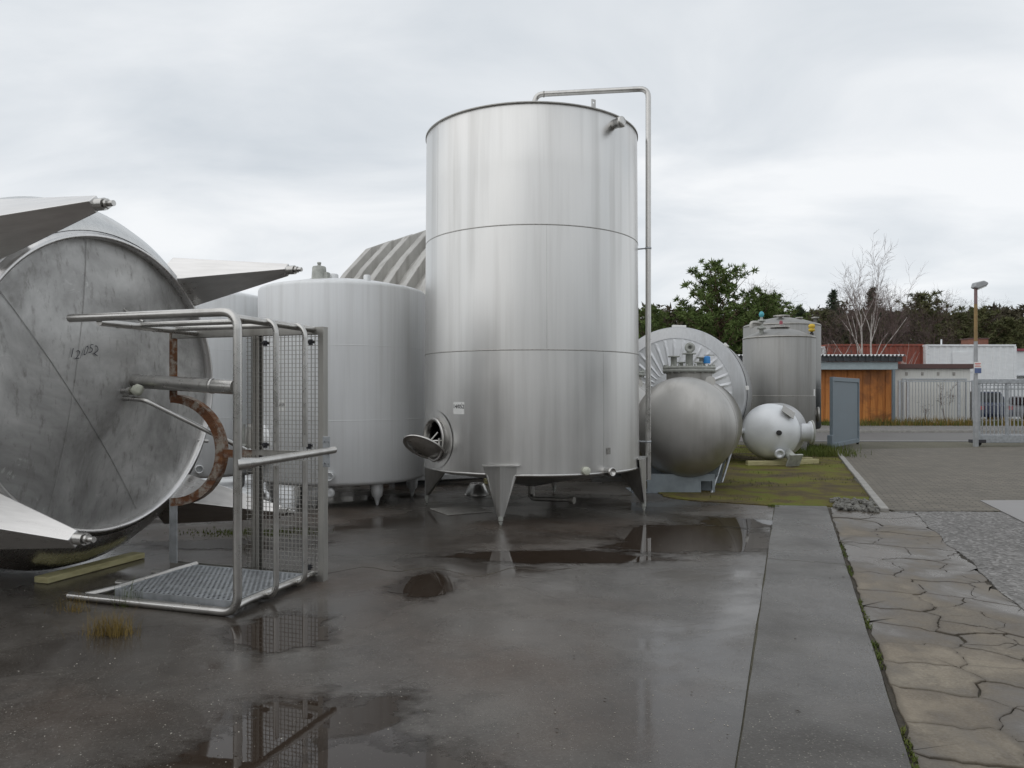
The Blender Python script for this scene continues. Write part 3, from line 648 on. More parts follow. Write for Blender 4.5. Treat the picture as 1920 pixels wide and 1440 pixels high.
# pipe stubs, valve and rods on the bottom
def bpt(x, y, z): return tuple(MA @ Vector((x, y, z)))
MB().tube([bpt(.22, .03, .02), bpt(.25, -.03, 1.10)], .062, 18).lathe([(.063, .0), (.068, .005), (.068, .03), (.063, .035)], 20, axis_m(bpt(.243, -.016, .86), Vector(bpt(.25, -.03, 1.10))-Vector(bpt(.22, .03, .02)))).build('outlet_pipe', 'steel_tube', B)
vb = MB().cyl(bpt(.08, -.06, .03), bpt(.08, -.06, .16), .022, 14).cyl(bpt(.08, -.06, .14), bpt(.08, -.06, .17), .035, 14).build('sample_valve', 'steel_tube', B)
rg = MB(); rw = random.Random(3); c = Vector(bpt(.10, -.05, .21))
rg.lathe([(0, -.05), (.03, -.045), (.045, -.02), (.05, .01), (.035, .04), (0, .05)], 14, axis_m(c, nB))
rg.v = [tuple(Vector(p)+noise.noise_vector(Vector(p)*30)*.012) for p in rg.v]; rg.build('rag_cap', 'rag', vb)
MB().tube(fillet([bpt(.10, -.12, .03), bpt(.10, -.14, .30), bpt(.62, -.60, .95)], .06), .021, 12).cyl(bpt(.62, -.60, .95), bpt(.635, -.612, .97), .03, 12).build('vent_pipe', 'steel_tube', B)
MB().tube([bpt(.10, .60, .02), bpt(.14, .66, .02), bpt(.18, .54, .20)], .016, 10).build('handle', 'steel_tube', B)
MB().tube([bpt(1.10, -.55, -.02), bpt(1.17, -.56, .05)], .018, 10).build('drain_stub', 'steel_tube', B)
tb = MB().bbox(-.075, .075, -.42, .60, 0, .052, .006)
o = tag(tb.build('timber_beam', 'timber'), 'split pale timber beam wedged under the lying tank bottom', 'beam'); o.location = (-3.72, 6.50, .008); o.rotation_euler = (0, 0, ph)
o = tag(MB().bbox(-.09, .09, -1.0, 1.1, 0, .055, .006).build('timber_beam', 'timber'), 'timber beam under the far end of the lying tank', 'beam'); o.location = (-6.9, 7.53, .008); o.rotation_euler = (0, 0, ph)

# ---- 4. platform with railing, tipped on its side
Cg = thing('tipped_platform', 'steel access platform with tube railing and mesh floor, tipped onto its side', 'platform', (-1.90, 5.17, .006), R_(-17.6))
RM, RL = .031, .022
ZB, ZT = RM, 2.12
MB().tube(fillet([(-1.5, 0, ZB), (0, 0, ZB), (0, 0, ZT), (-1.5, 0, ZT)], .13, 8), RM, 14).build('top_rail', 'steel_tube', Cg)
for y in (.42, .80):
    for a, b in ((ZB, 1.03), (1.10, ZT-.02)):
        zc = a if a < 1 else b
        if a < 1: MB().tube(fillet([(-1.48, y, ZB), (.015, y, ZB), (.015, y, 1.02)], .11, 8), RL, 12).build('mid_rail', 'steel_tube', Cg)
        else: MB().tube(fillet([(.015, y, 1.13), (.015, y, ZT-.02), (-1.48, y, ZT-.02)], .11, 8), RL, 12).build('mid_rail', 'steel_tube', Cg)
mp_ = MB().tube([(.0, -.0, 1.06), (.05, .05, 1.065), (.075, .12, 1.07), (.085, 1.12, 1.085)], [.05, .042, .030, .030], 14).build('post', 'steel_tube', Cg)
for x in (-.07, -1.24):
    MB().tube([(x, .02, ZT-.035), (x, 1.08, ZT-.035)], .028, 12).build('post', 'steel_tube', Cg)
    MB().tube(fillet([(x-(.12 if x < -1 else 0), .01, ZB+.01), (x, .16, ZB+.03), (x, 1.04, ZB+.03)], .1), .027, 12).build('post', 'steel_tube', Cg)
br_ = MB().bbox(.03, .095, 1.03, 1.045, .95, 1.20, .004)
for z in (.98, 1.16):
    for x in (.045, .082): br_.cyl((x, 1.032, z), (x, 1.018, z), .009, 6)
br_.build('bolted_bracket', 'galv', Cg)
Y0, Y1 = 1.05, 1.108
def channel(x0, x1, z0, z1, name='frame_channel', mat='steel_dull', vertical=True, flip=1):
    m = MB(); t = .007
    if vertical:
        xo = x1 if flip > 0 else x0
        m.box(xo-t if flip > 0 else xo, xo if flip > 0 else xo+t, Y0, Y1, z0, z1); m.box(x0, x1, Y0-t, Y0, z0, z1); m.box(x0, x1, Y1, Y1+t, z0, z1)
    else:
        zo = z1 if flip > 0 else z0
        m.box(x0, x1, Y0, Y1, zo-t if flip > 0 else zo, zo if flip > 0 else zo+t); m.box(x0, x1, Y0-t, Y0, z0, z1); m.box(x0, x1, Y1, Y1+t, z0, z1)
    return m.build(name, mat, Cg)
channel(-.02, .03, .0, 2.105); channel(-.66, -.60, .05, 2.05, flip=-1)
channel(-1.50, -.02, 2.045, 2.105, vertical=False); channel(-1.52, -.02, 0, .055, vertical=False, flip=-1)
channel(-.60, -.02, 1.03, 1.075, vertical=False)
MB().box(-1.53, -1.515, Y0-.005, Y1+.005, 1.50, 2.105).box(-1.515, -1.45, Y0-.005, Y0+.005, 1.50, 2.04).build('cutout_frame', 'rust', Cg)
MB().box(-1.53, -1.515, Y0-.005, Y1+.005, .055, .60).box(-1.515, -1.45, Y0-.005, Y0+.005, .055, .60).build('cutout_frame', 'galv', Cg)
MB().box(-.97, -.66, Y0, Y0+.01, 1.0, 1.07).build('link_bar', 'rust', Cg)
m = MB(); n = 28; v = []; f = []; rings = []
for r, y in ((.47, Y0-.006), (.55, Y0-.006), (.55, Y1+.01), (.53, Y1+.01), (.53, Y0+.004), (.47, Y0+.004)):
    ring = []
    for k in range(n+1):
        a = -math.pi/2+math.pi*k/n; ring.append(len(v)); v.append((-1.52+r*math.cos(a)*1.02, y, 1.05+r*math.sin(a)*.90))
    rings.append(ring)
for i in range(6):
    a, b = rings[i], rings[(i+1) % 6]
    for k in range(n): f.append((a[k], a[k+1], b[k+1], b[k]))
f += [tuple(r[0] for r in rings), tuple(r[n] for r in rings)[::-1]]
m.add(v, f).build('curved_cutout', 'rust', Cg)
for z0, z1 in ((.05, 1.03), (1.075, 2.045)):
    m = MB(); yc = Y0-.014
    k = 0
    while -.70+.0365*k < -.01: x = -.70+.0365*k; m.box(x-.0016, x+.0016, yc-.004, yc+.004, z0, z1); k += 1
    k = 0
    while z0+.0365*k < z1: z = z0+.0365*k; m.box(-.71, -.01, yc-.0085, yc-.0042, z-.0021, z+.0021); k += 1
    m.build('grating', 'steel_dull', Cg)
for x, z in ((-.52, 1.98), (-.08, 1.98), (-.52, 1.12), (-.10, 1.12), (-.10, .12)):
    MB().box(x-.04, x+.03, 1.03, 1.045, z-.012, z+.012).box(x-.012, x+.02, 1.015, 1.03, z-.025, z+.02).cyl((x, 1.02, z), (x, 1.0, z), .012, 8).build('grating_clip', 'clip_black', Cg)
# slotted tread plate between the lower posts, real slots
m = MB(); x0, x1, y0, y1 = -1.17, -.12, .12, .94; ny, nx = 24, 24; zt = .075
for j in range(ny+1):
    y = y0+(y1-y0)*j/ny; m.box(x0, x1, y-.006, y+.006, zt-.003, zt)
for j in range(ny):
    ya, yb = y0+(y1-y0)*j/ny+.006, y0+(y1-y0)*(j+1)/ny-.006
    for i in range(nx+1):
        x = x0+(x1-x0)*(i+(.5 if j % 2 else 0))/nx
        if x > x1: continue
        m.box(x-.008, x+.008, ya, yb, zt-.003, zt)
pl = m.build('tread_plate', 'galv', Cg)
m = MB(); m.box(x0-.01, x1+.01, y0-.018, y0-.006, zt-.05, zt+.003).box(x0-.01, x1+.01, y1+.006, y1+.018, zt-.05, zt+.003).box(x0-.012, x0, y0-.006, y1+.006, zt-.05, zt+.003).box(x1, x1+.012, y0-.006, y1+.006, zt-.05, zt+.003)
m.build('plate_edge', 'galv', pl)
Cg['label'] = 'steel access platform with tube railing and mesh floor, tipped onto its side'

# ---- 5. ribbed vessel behind
d5 = Vector((math.sin(R_(40)), -math.cos(R_(40)), 0))
RV = thing('ribbed_vessel', 'big grey steel bin with box ribs across its sloping side, behind the pale tank', 'vessel', (-2.85, 17.0, -.06))
M5 = Matrix(((d5.y*-1, 0, d5.x, 0), (d5.x, 0, d5.y, 0), (0, 1, 0, 0), (0, 0, 0, 1)))    # (u across, z up, s along)
P5 = [(-2.1, .30), (-2.08, 1.6), (-1.85, 2.6), (-1.45, 3.5), (-1.0, 4.12), (-.48, 4.70), (.05, 4.93), (1.5, 4.97), (2.6, 4.9), (3.1, 4.3), (3.6, 3.0), (3.7, .25)]
def off5(k):
    c = Vector((.8, 2.0)); return [tuple(Vector(p)+((Vector(p)-c).normalized()*k)) for p in P5]
MB().prism(P5, 0, 4.1, M5).build('shell', 'concrete_steel', RV)
for k in range(6):
    a = off5(-.03); b = off5(.17); a0 = .02+.78*k
    MB().prism(b+a[::-1], a0, a0+.26, M5).build('rib', 'concrete_steel', RV, .012)
for s_ in (.4, 3.4): MB().box(-1.9, 3.5, -.1, .1, 0, .26, tr(d5.x*s_, d5.y*s_, 0)@rz(R_(40))).build('foot_beam', 'galv_blue', RV)
MB().bbox(.15, .40, .3, .55, 4.9, 5.06, .02, rz(R_(-50))).build('roof_fitting', 'aluminium', RV)

# ---- 6. horizontal pressure vessel on saddle
yd = Vector((.35, .937, 0))
def hvessel(name, label, loc, extra=True):
    t = thing(name, label, 'vessel', loc, 0, 'dull grey horizontal vessels'); r = .80; cz = 1.03; M = axis_m((0, 0, cz), -yd)
    prof = [(q, zz) for q, zz in dish(r, .42, 14)][::-1]
    MB().lathe(prof+[(r, -.02), (r, -1.55)]+[(q, -1.55-zz) for q, zz in dish(r, .42, 10)], 80, M).build('shell', 'steel_vessel', t)
    MB().lathe([(r-.004, -.02), (r+.004, -.01), (r+.004, .01), (r-.004, .02)], 80, M).build('weld_seam', 'weld', t)
    c = yd*.62; nz = cz+r-.05
    MB().lathe([(.37, 0), (.37, .20)], 40, tr(c.x, c.y, nz-.05)).build('manway_neck', 'steel_dull', t)
    fl = MB().lathe([(.37, .0), (.43, 0), (.43, .045), (.42, .05), (.43, .055), (.43, .095), (.0, .10)], 40, tr(c.x, c.y, nz+.14))
    for k in range(20): a = k*math.pi/10; fl.cyl((c.x+.405*math.cos(a), c.y+.405*math.sin(a), nz+.12), (c.x+.405*math.cos(a), c.y+.405*math.sin(a), nz+.265), .014, 6)
    fl.build('manway_flange', 'cast_grey', t)
    zb = nz+.24
    for (x, y, h, rr) in ((-.27, -.08, .17, .05), (.0, -.02, .22, .06), (.24, .08, .16, .05), (-.10, .15, .08, .04), (.12, -.18, .07, .035)):
        MB().lathe([(rr, 0), (rr, h-.02), (rr*1.9, h-.02), (rr*1.9, h), (0, h)], 20, tr(c.x+x, c.y+y, zb)).build('top_nozzle', 'cast_grey', t)
    if extra:
        MB().lathe([(.0, 0), (.03, .0), (.03, .05), (.075, .05), (.085, .06), (.085, .08), (.03, .08), (.03, .03), (0, .03)], 24, axis_m((c.x, c.y-.02, zb+.30), (-.1, -1, .1))).cyl((c.x, c.y-.02, zb+.2), (c.x, c.y-.02, zb+.29), .045, 14).build('side_port', 'cast_grey', t)
        vv = MB().lathe([(.055, 0), (.055, .10), (.04, .12), (0, .125)], 18, tr(c.x+.30, c.y, zb+.05)).build('valve', 'blue_valve', t)
        MB().box(-.02, .15, -.012, .012, .14, .155, tr(c.x+.27, c.y, zb+.04)).build('valve_handle', 'cast_grey', vv)
    lg = MB(); lg.prism([(-.08, 0), (.08, 0), (.08, .08), (.04, .13), (-.04, .13), (-.08, .08)], -.01, .01, axis_m((.42+c.x*0, .1, cz+.69), (.0, -1, .2))@Matrix.Rotation(-.5, 4, 'Z')); lg.build('lifting_lug', 'steel_dull', t)
    for s in (.25, 1.35):
        q = yd*s; ang = -math.atan2(yd.x, yd.y)
        pts = [(-.52, .012), (.44, .012), (.55, .50)]+[(r*math.cos(a)*1.0, cz+r*math.sin(a)) for a in [R_(-40-100*k/14) for k in range(15)]]+[(-.60, .50)]
        MB().prism(pts, -.02, .02, tr(q.x, q.y, 0)@rz(ang)@Matrix.Rotation(R_(90), 4, 'X')).build('saddle', 'galv_blue', t)
    return t
H1 = hvessel('horizontal_vessel', 'dull grey horizontal vessel with rounded end and flanged nozzles on top, on a blue-grey saddle', (2.73, 11.85, 0))
sk = MB(); a_ = -math.atan2(yd.x, yd.y)
KT = tr(0, -.08, 0); sk.box(-.85, .46, -.03, .03, .19, .30, KT); sk.box(-.60, .24, -.031, .029, .012, .19, KT); sk.box(-.85, -.78, -.03, .03, .012, .19, KT); sk.box(.42, .46, -.03, .03, .012, .19, KT); sk.box(-.85, .46, -.033, .60, 0, .012, KT)
sk.build('skid_beam', 'galv_blue', H1)
for k in (0, 1):
    o_ = Vector(((.40, -.12, 0), (.95, 1.25, 0))[k]); q_ = Vector(((.76, .38, .62), (1.28, 1.62, .70))[k])
    MB().tube([o_, q_], .022, 10).cyl(q_-Vector((0, 0, .02)), q_+Vector((0, 0, .04)), .036, 10).build('strut', 'galv', H1)
hvessel('horizontal_vessel', 'second grey horizontal vessel, only its top flange showing beside the tall tank', (2.0, 14.3, 0), False)

# ---- 7. big insulated tank with pleated end
I = thing('insulated_tank', 'big silver insulated horizontal tank with white pleated round end, behind the grey vessel', 'tank', (3.72, 17.1, 0)); RI = 1.56; CI = 1.56
MI = axis_m((0, 0, CI), -yd)
MB().lathe([(RI-.28, .02), (RI-.27, .0), (RI-.05, -.10), (RI-.01, -.16), (RI, -.24), (RI, -3.0), (RI-.05, -3.1), (0, -3.3)], 96, MI).build('jacket', 'aluminium_band', I)
m = MB(); n = 144; v = [(0, 0, .06)]; f = []
rr = (.30, .50, .55, 1.05, 1.20, RI-.27)
for i, r in enumerate(rr):
    for k in range(n):
        a = 2*math.pi*k/n; z = .06-.055*(r/(RI-.27))**2 + ((.022 if k % 4 == 0 else 0) if i in (2, 3) else (.010 if k % 4 == 0 and i == 4 else 0)); v.append((r*math.cos(a), r*math.sin(a), z))
f += [(0, 1+k, 1+(k+1) % n) for k in range(n)]
for i in range(len(rr)-1):
    for k in range(n): f.append((1+i*n+k, 1+(i+1)*n+k, 1+(i+1)*n+(k+1) % n, 1+i*n+(k+1) % n))
m.add(v, f, MI).build('pleated_end', 'aluminium_white', I)
m = MB().lathe([(RI+.004, -.5), (RI+.012, -.5), (RI+.012, -.56), (RI+.004, -.56)], 96, MI); m.build('strap', 'dark_gap', I)
for a in (88, 45, 5):
    p = MI @ Vector((RI*math.cos(R_(a)), RI*math.sin(R_(a)), -.35)); MB().bbox(-.16, .16, -.05, .05, -.06, .05, .01, axis_m(p, (MI.to_3x3()@Vector((math.cos(R_(a)), math.sin(R_(a)), 0))))).build('clasp_box', 'paper', I)
for s in (.5, 2.4): MB().prism([(-1.1, 0), (1.1, 0), (1.0, .5), (-1.0, .5)], -.06, .06, tr(yd.x*s, yd.y*s, 0)@rz(-math.atan2(yd.x, yd.y))@Matrix.Rotation(R_(90), 4, 'X')).build('saddle', 'galv_blue', I)

# ---- 8. small white vessel on timbers
S = thing('small_vessel', 'small white rounded vessel lying on timbers on the moss, flange on its right side', 'vessel', (5.75, 16.6, 0)); rs = .625; cs = .73
dS = Vector((.50, .866, 0)); MS = axis_m((0, 0, cs), -dS)
MB().lathe([(q, zz) for q, zz in dish(rs, .50, 14)][::-1]+[(rs, -.01)], 64, MS).build('white_end', 'white_vessel', S)
MB().lathe([(rs+.003, -.01), (rs+.003, -.9)]+[(q, -.9-zz) for q, zz in dish(rs, .35, 10)], 64, MS).build('shell', 'aluminium_band', S)
def stub(par, p, d, r, L, fr, name='nozzle', mat='white_vessel'):
    return MB().lathe([(r, -.12), (r, L-.03), (fr, L-.03), (fr, L), (r*.8, L), (r*.75, L-.02), (0, L-.02)], 24, axis_m(p, d)).build(name, mat, par)
stub(S, (.56, .05, cs-.02), (1, -.12, 0), .20, .34, .25, 'manway')
MB().lathe([(0, .30), (.27, .30), (.27, .335), (0, .34)], 30, axis_m((.60, .05, cs-.02), (1, -.12, 0))).build('manway_cover', 'cast_grey', S)
stub(S, (-.58, .05, cs+.02), (-1, -.3, -.1), .07, .10, .085); stub(S, (.02, -.42, .30), (-.05, -1, -.25), .07, .12, .11)
MB().cyl((-.02, -.555, cs+.0), (-.02, -.60, cs+.0), .055, 18).build('port_hole_disc', 'dark_gap', S)  # near-black disc painted in place of the port's dark hole
MB().tube([(.22, -.30, .32), (.28, -.62, .16)], .10, 14).box(-.16, .16, -.02, .02, -.12, .16, tr(.25, -.72, .14)@rz(.3)@Matrix.Rotation(.5, 4, 'X')).build('outlet', 'cast_grey', S)
q = MS @ Vector((0, 0, 0)); MB().bbox(-.15, .15, -.15, .15, -.006, .006, .003, axis_m((.235, -.43, cs+.445), (.40, -.55, .68))@Matrix.Rotation(.6, 4, 'Z')).build('data_plate', 'weld', S)
for k, (x, y, a, L, lab) in enumerate(((5.55, 16.25, .05, .45, 'short pale timber under the front of the small white vessel'), (6.45, 16.55, .45, .42, 'pale timber offcut lying right of the small white vessel'), (6.3, 17.0, .3, .6, 'pale timber under the rear of the small white vessel'))):
    o = tag(MB().bbox(-L, L, -.07, .07, 0, .10, .008).build('timber', 'timber'), lab, 'timber'); o.location = (x, y, .012); o.rotation_euler = (0, 0, a)

# ---- 9. two grey upright tanks at the back
def grey_tank(label, loc, r, z0, z1, front):
    t = thing('grey_tank', label, 'tank', loc, 0, 'grey upright tanks at the back')
    MB().lathe([(.1, z0-.25), (r-.03, z0-.02), (r, z0+.03), (r, z0+1.1), (r, z1-.02), (r-.02, z1), (r*.55, z1+.16), (.2, z1+.24), (0, z1+.25)], 80).build('shell', 'steel_grey', t)
    MB().lathe([(r, z1-.06), (r+.012, z1-.055), (r+.012, z1-.03), (r, z1-.02)], 80).build('roof_rim', 'steel_dull', t)
    zz = (z0*.62+z1*.38); MB().lathe([(r-.003, zz-.015), (r+.004, zz-.006), (r+.004, zz+.006), (r-.003, zz+.015)], 80).build('weld_seam', 'weld', t)
    for a in (-50, 40, 130, 220):
        x, y, _ = pcyl(r-.12, R_(a), 0); m = plate_leg(.30, .22, .10, .10, z0+.08); lg = m.build('leg', 'steel_grey', t); lg.location = (x, y, z0+.10); lg.rotation_euler = (0, 0, R_(a))
    return t
Gt = grey_tank('front one of two grey upright tanks, brown flange and yellow fitting on its roof', (7.32, 20.5, 0), .945, .52, 3.13, True)
MB().lathe([(.13, .1), (.13, .24), (.26, .24), (.26, .27), (.13, .28), (.12, .33), (0, .34)], 28, tr(0, -.1, 3.13)).build('roof_flange', 'weld', Gt)
MB().lathe([(.05, .3), (.045, .42), (.02, .44), (0, .45)], 14, tr(.03, -.1, 3.13)).build('maroon_cap', 'maroon', Gt)
x_, y_ = -.62, -.45
MB().lathe([(.055, 0), (.055, .18), (.12, .18), (.12, .23), (.05, .24), (.05, .38), (.10, .38), (.10, .43), (.04, .44), (.035, .50), (0, .5)], 20, tr(x_, y_, 3.13)).build('vent_stack', 'cast_grey', Gt)
MB().lathe([(.035, 0), (.06, .03), (.07, .08), (.05, .13), (.03, .15), (0, .16)], 16, tr(x_, y_, 3.63)).build('teal_head', 'teal_valve', Gt)
MB().tube(fillet([(x_, y_, 3.46), (x_-.12, y_-.02, 3.48), (x_-.28, y_-.02, 3.48), (x_-.28, y_-.02, 3.34)], .06), .055, 14).build('elbow', 'steel_dull', Gt)
MB().lathe([(.05, 0), (.05, .10), (.03, .10), (.03, .14)], 14, tr(.74, -.42, 3.11)).build('fitting_stem', 'dark_gap', Gt)
MB().lathe([(.035, .13), (.08, .15), (.085, .20), (.05, .22), (.09, .25), (.08, .32), (.04, .34), (0, .345)], 18, tr(.74, -.42, 3.11)).build('yellow_fitting', 'yellow_valve', Gt)
sticker(Gt, .945, R_(52), 1.60, .13, .19, [])
nozzle(Gt, R_(72), 1.02, .20, .10, .93, 'manway', 'steel_dull')
G2 = grey_tank('rear one of two grey upright tanks, showing above the front one', (8.30, 23.0, 0), 1.13, .55, 3.68, False)
for x_, y_, h in ((-.25, -.6, .20), (.35, -.5, .16), (.9, -.35, .18)): MB().lathe([(.05, 0), (.05, h), (.11, h), (.11, h+.04), (0, h+.05)], 16, tr(x_, y_, 3.68)).build('roof_nozzle', 'steel_dull', G2)
MB().lathe([(.18, 0), (.18, .10), (.24, .10), (.24, .14), (0, .15)], 24, tr(0, 0, 3.85)).build('roof_hatch', 'steel_dull', G2)

# ---- odd things under the tanks
o = tag(MB().lathe([(.20, .0), (.195, .02), (.115, .17), (.105, .175), (.10, .17), (.18, .01)], 32).build('steel_cone', 'steel_tube'), 'small shiny steel cone on the ground behind the tall tank legs', 'cone'); o.location = (-.54, 11.55, .008)
o = tag(MB().bbox(-.75, .75, -.06, .06, 0, .10, .01).build('steel_beam', 'aluminium'), 'pale steel beam lying on blocks behind the tall tank', 'beam'); o.location = (-.9, 12.9, .10); o.rotation_euler = (0, -.03, .12)
for dx_, lab in ((-.5, 'timber block under the left end of the pale steel beam'), (.5, 'timber block under the right end of the pale steel beam')):
    o = tag(MB().bbox(-.09, .09, -.09, .09, 0, .1, .01).build('timber_block', 'timber'), lab, 'block'); o.location = (-.9+dx_*math.cos(.12), 12.9+dx_*math.sin(.12), .006); o.rotation_euler = (0, 0, .12)
o = tag(MB().bbox(-.32, .32, -.30, .30, 0, .012, .004).build('cover_slab', 'kerb_stone'), 'square pale concrete cover slab set in the asphalt behind the front leg', 'slab'); o.location = (-.68, 9.95, .006); o.rotation_euler = (0, 0, .5)
# rubble heap at the corner of the moss
rb = random.Random(8); mb = MB()
for i in range(240):
    u = rb.uniform(0, 1); t_ = 11.0+rb.uniform(-.25, .75); p = st(.55+.52*u, t_); s = rb.uniform(.012, .05)*(1-.4*rb.random())
    m4 = tr(p[0], p[1], .015+rb.random()*.05)@Matrix.Rotation(rb.uniform(0, 3), 4, Vector((rb.random(), rb.random(), rb.random()+.01)))
    mb.bbox(-s, s, -s*.7, s*.7, -s*.5, s*.5, s*.25, m4)
structure(mb.build('rubble', 'rubble'), 'stuff')

# ------------------------------------------------------------------ grass
def blades(n, fn, h0, h1, w, seed, lean=.5):
    rr = random.Random(seed); m = MB()
    for i in range(n):
        q = fn(rr)
        if q is None: continue
        x, y, z = q; a = rr.uniform(0, 6.28); h = rr.uniform(h0, h1); l = rr.uniform(.1, lean)*h; wx, wy = w*math.cos(a+1.57), w*math.sin(a+1.57)
        mx_, my_ = x+l*.4*math.cos(a), y+l*.4*math.sin(a)
        m.add([(x-wx, y-wy, z), (x+wx, y+wy, z), (mx_+wx*.7, my_+wy*.7, z+h*.6), (mx_-wx*.7, my_-wy*.7, z+h*.6), (x+l*math.cos(a), y+l*math.sin(a), z+h)], [(0, 1, 2, 3), (3, 2, 4)])
    return m
def in_moss(rr):
    t_ = rr.uniform(11.0, 23); s_ = rr.uniform(-8, 1.08); p = st(s_, t_)
    if p[0] < 2.3 or p[1] < 10.75: return None
    if noise.noise(Vector((p[0]*.8, p[1]*.8, 3))) < .02+(.2 if p[1] < 17 else -.25): return None
    return (p[0], p[1], .012)
structure(blades(9000, in_moss, .015, .06, .004, 5).build('moss_grass', 'grass_green'), 'stuff')
def tall(rr): 
    p = st(rr.gauss(.75, .35), rr.uniform(19.8, 22.6)); return (p[0], p[1], .01)
structure(blades(2200, tall, .06, .24, .006, 6).build('tall_grass', 'grass_green'), 'stuff')
structure(blades(5000, lambda rr: (rr.uniform(9, 34), 37.6+rr.gauss(0, .45), 0), .05, .40, .012, 9).build('verge_grass', 'grass_green'), 'stuff')
structure(blades(1600, lambda rr: (rr.uniform(17, 26), 37.4+rr.gauss(0, .3), 0), .05, .55, .012, 10).build('verge_dry_grass', 'grass_dry'), 'stuff')
for lab, x, y, n, s, mt in (('dry straw-coloured grass tuft growing from the asphalt in front of the railing', -2.58, 4.80, 420, .075, 'grass_dry'), ('smaller sparse grass tuft beside the end of the fallen railing', -3.12, 5.32, 110, .06, 'grass_dry'), ('green weed tuft under the lower railing tube', -2.79, 5.44, 50, .05, 'grass_green')):
    o = tag(blades(n, lambda rr: (rr.gauss(0, s), rr.gauss(0, s*.5), 0), .03, .17 if n > 100 else .24, .0013, n, 1.0).build('grass_tuft', mt), lab, 'grass tuft'); o.location = (x, y, .006)
structure(blades(900, lambda rr: (rr.gauss(-2.9, .35), rr.gauss(8.35, .12), .006), .005, .03, .005, 14).build('asphalt_moss', 'grass_green'), 'stuff')

# ------------------------------------------------------------------ gate, lamp, fence
GL = thing('gate_leaf', 'open grey gate leaf with solid infill standing by the kerb', 'gate', (8.98, 21.0, 0), math.atan2(2.45, 1.9))
Lg = 3.05
for x in (0, Lg-.09): MB().bbox(x, x+.09, -.045, .045, .06, 2.05, .006).build('frame_post', 'gate_paint', GL)
for z in (.06, 1.93): MB().bbox(.09, Lg-.09, -.043, .043, z, z+.12, .006).build('frame_rail', 'gate_paint', GL)
MB().box(.09, Lg-.09, -.012, .012, .18, 1.93).build('infill_panel', 'gate_paint', GL)
MB().bbox(-.16, -.02, -.07, .07, -.01, .42, .01).build('hinge_post', 'gate_paint', GL); MB().cyl((Lg-.05, -.03, .05), (Lg-.05, .03, .05), .05, 14).build('roller', 'tyre', GL)
SG = thing('sliding_gate', 'light grey sliding gate with upright bars at right edge', 'gate', (14.0, 22.5, 0))
MB().bbox(0, 7, -.05, .05, 1.88, 2.02, .008).build('top_rail', 'galv', SG); MB().bbox(0, 7, -.06, .06, .10, .34, .01).build('bottom_beam', 'galv', SG)
for k in range(0, 9): MB().bbox(.03+.85*k, .10+.85*k, -.04, .04, .34, 1.88, .005).build('frame_post', 'galv', SG)
b0 = None
for k in range(56):
    x = .16+.12*k
    if b0 is None: b0 = MB().bbox(0, .026, -.013, .013, .34, 1.88, .004).build('bar', 'galv', SG); o = b0
    else: o = b0.copy(); COL.objects.link(o)
    o.location = (x, 0, 0)
MB().bbox(.02, 7, -.02, .02, 1.70, 1.74, .004).build('tie_rail', 'galv', SG)
MB().cyl((.05, -.04, .09), (.05, .04, .09), .08, 18).build('wheel', 'tyre', SG); MB().bbox(-.18, .22, -.12, .12, .10, .2, .01).build('wheel_bracket', 'clip_black', SG)
LP = thing('street_lamp', 'slim lamp post with angled lamp head beside the sliding gate', 'street lamp', (13.85, 22.3, 0))
MB().lathe([(.075, 0), (.075, 1.2), (.06, 1.3), (.052, 3.14)], 16).build('post', 'lamp_grey', LP); MB().lathe([(.05, 3.14), (.048, 4.26)], 16).build('post_middle', 'post_ochre', LP); MB().lathe([(.047, 4.26), (.045, 4.76)], 16).build('post_top', 'post_brown', LP)
MB().prism([(-.10, -.02), (.02, -.06), (.30, .05), (.33, .12), (.20, .19), (-.06, .13)], -.11, .11, tr(0, 0, 4.76)@Matrix.Rotation(R_(90), 4, 'X')).build('lamp_head', 'lamp_grey', LP, .03)
MB().prism([(.04, -.075), (.29, .03), (.27, .055), (.02, -.04)], -.09, .09, tr(0, 0, 4.75)@Matrix.Rotation(R_(90), 4, 'X')).build('lamp_glass', 'lamp_glass', LP, .01)
sg = thing('notice_sign', 'small red, white and blue notice sign on the lamp post', 'sign', (13.85, 22.21, 2.35))
MB().bbox(-.11, .11, -.012, 0, -.17, .17, .004).build('board', 'sign_white', sg); MB().box(-.10, .10, -.016, -.0122, -.16, -.01).build('blue_field', 'sign_blue', sg); MB().box(-.085, .085, -.016, -.0122, .115, .135).box(-.07, .07, -.016, -.0122, .075, .09).box(-.085, .085, -.016, -.0122, .03, .045).build('red_band', 'sign_red', sg)
FN = thing('bar_fence', 'pale grey bar fence with tall posts in front of the white garage', 'fence', (19.7, 38, 0))
for x in (0, .42, 3.02, 3.75): MB().bbox(x-.05, x+.05, -.05, .05, 0, 2.28, .008).build('post', 'galv', FN)
for z in (2.2, .22): MB().bbox(-.05, 3.8, -.025, .025, z, z+.06, .004).build('rail', 'galv', FN)
b0 = None
for k in range(24):
    if b0 is None: b0 = MB().bbox(-.012, .012, -.012, .012, .28, 2.2, .003).build('bar', 'galv', FN); o = b0
    else: o = b0.copy(); COL.objects.link(o)
    o.location = (.08+.152*k, 0, 0)
F2 = thing('bar_fence', 'further run of bar fence behind the lamp post and sliding gate', 'fence', (23.7, 38, 0))
for x in (0, 2.6, 5.2, 7.8): MB().bbox(x-.05, x+.05, -.05, .05, 0, 2.1, .008).build('post', 'galv', F2)
for z in (2.0, .22): MB().bbox(-.05, 8, -.025, .025, z, z+.06, .004).build('rail', 'galv', F2)
for k in range(44):
    o = b0.copy(); COL.objects.link(o); o.parent = F2; o.location = (.1+.18*k, 0, -.15)

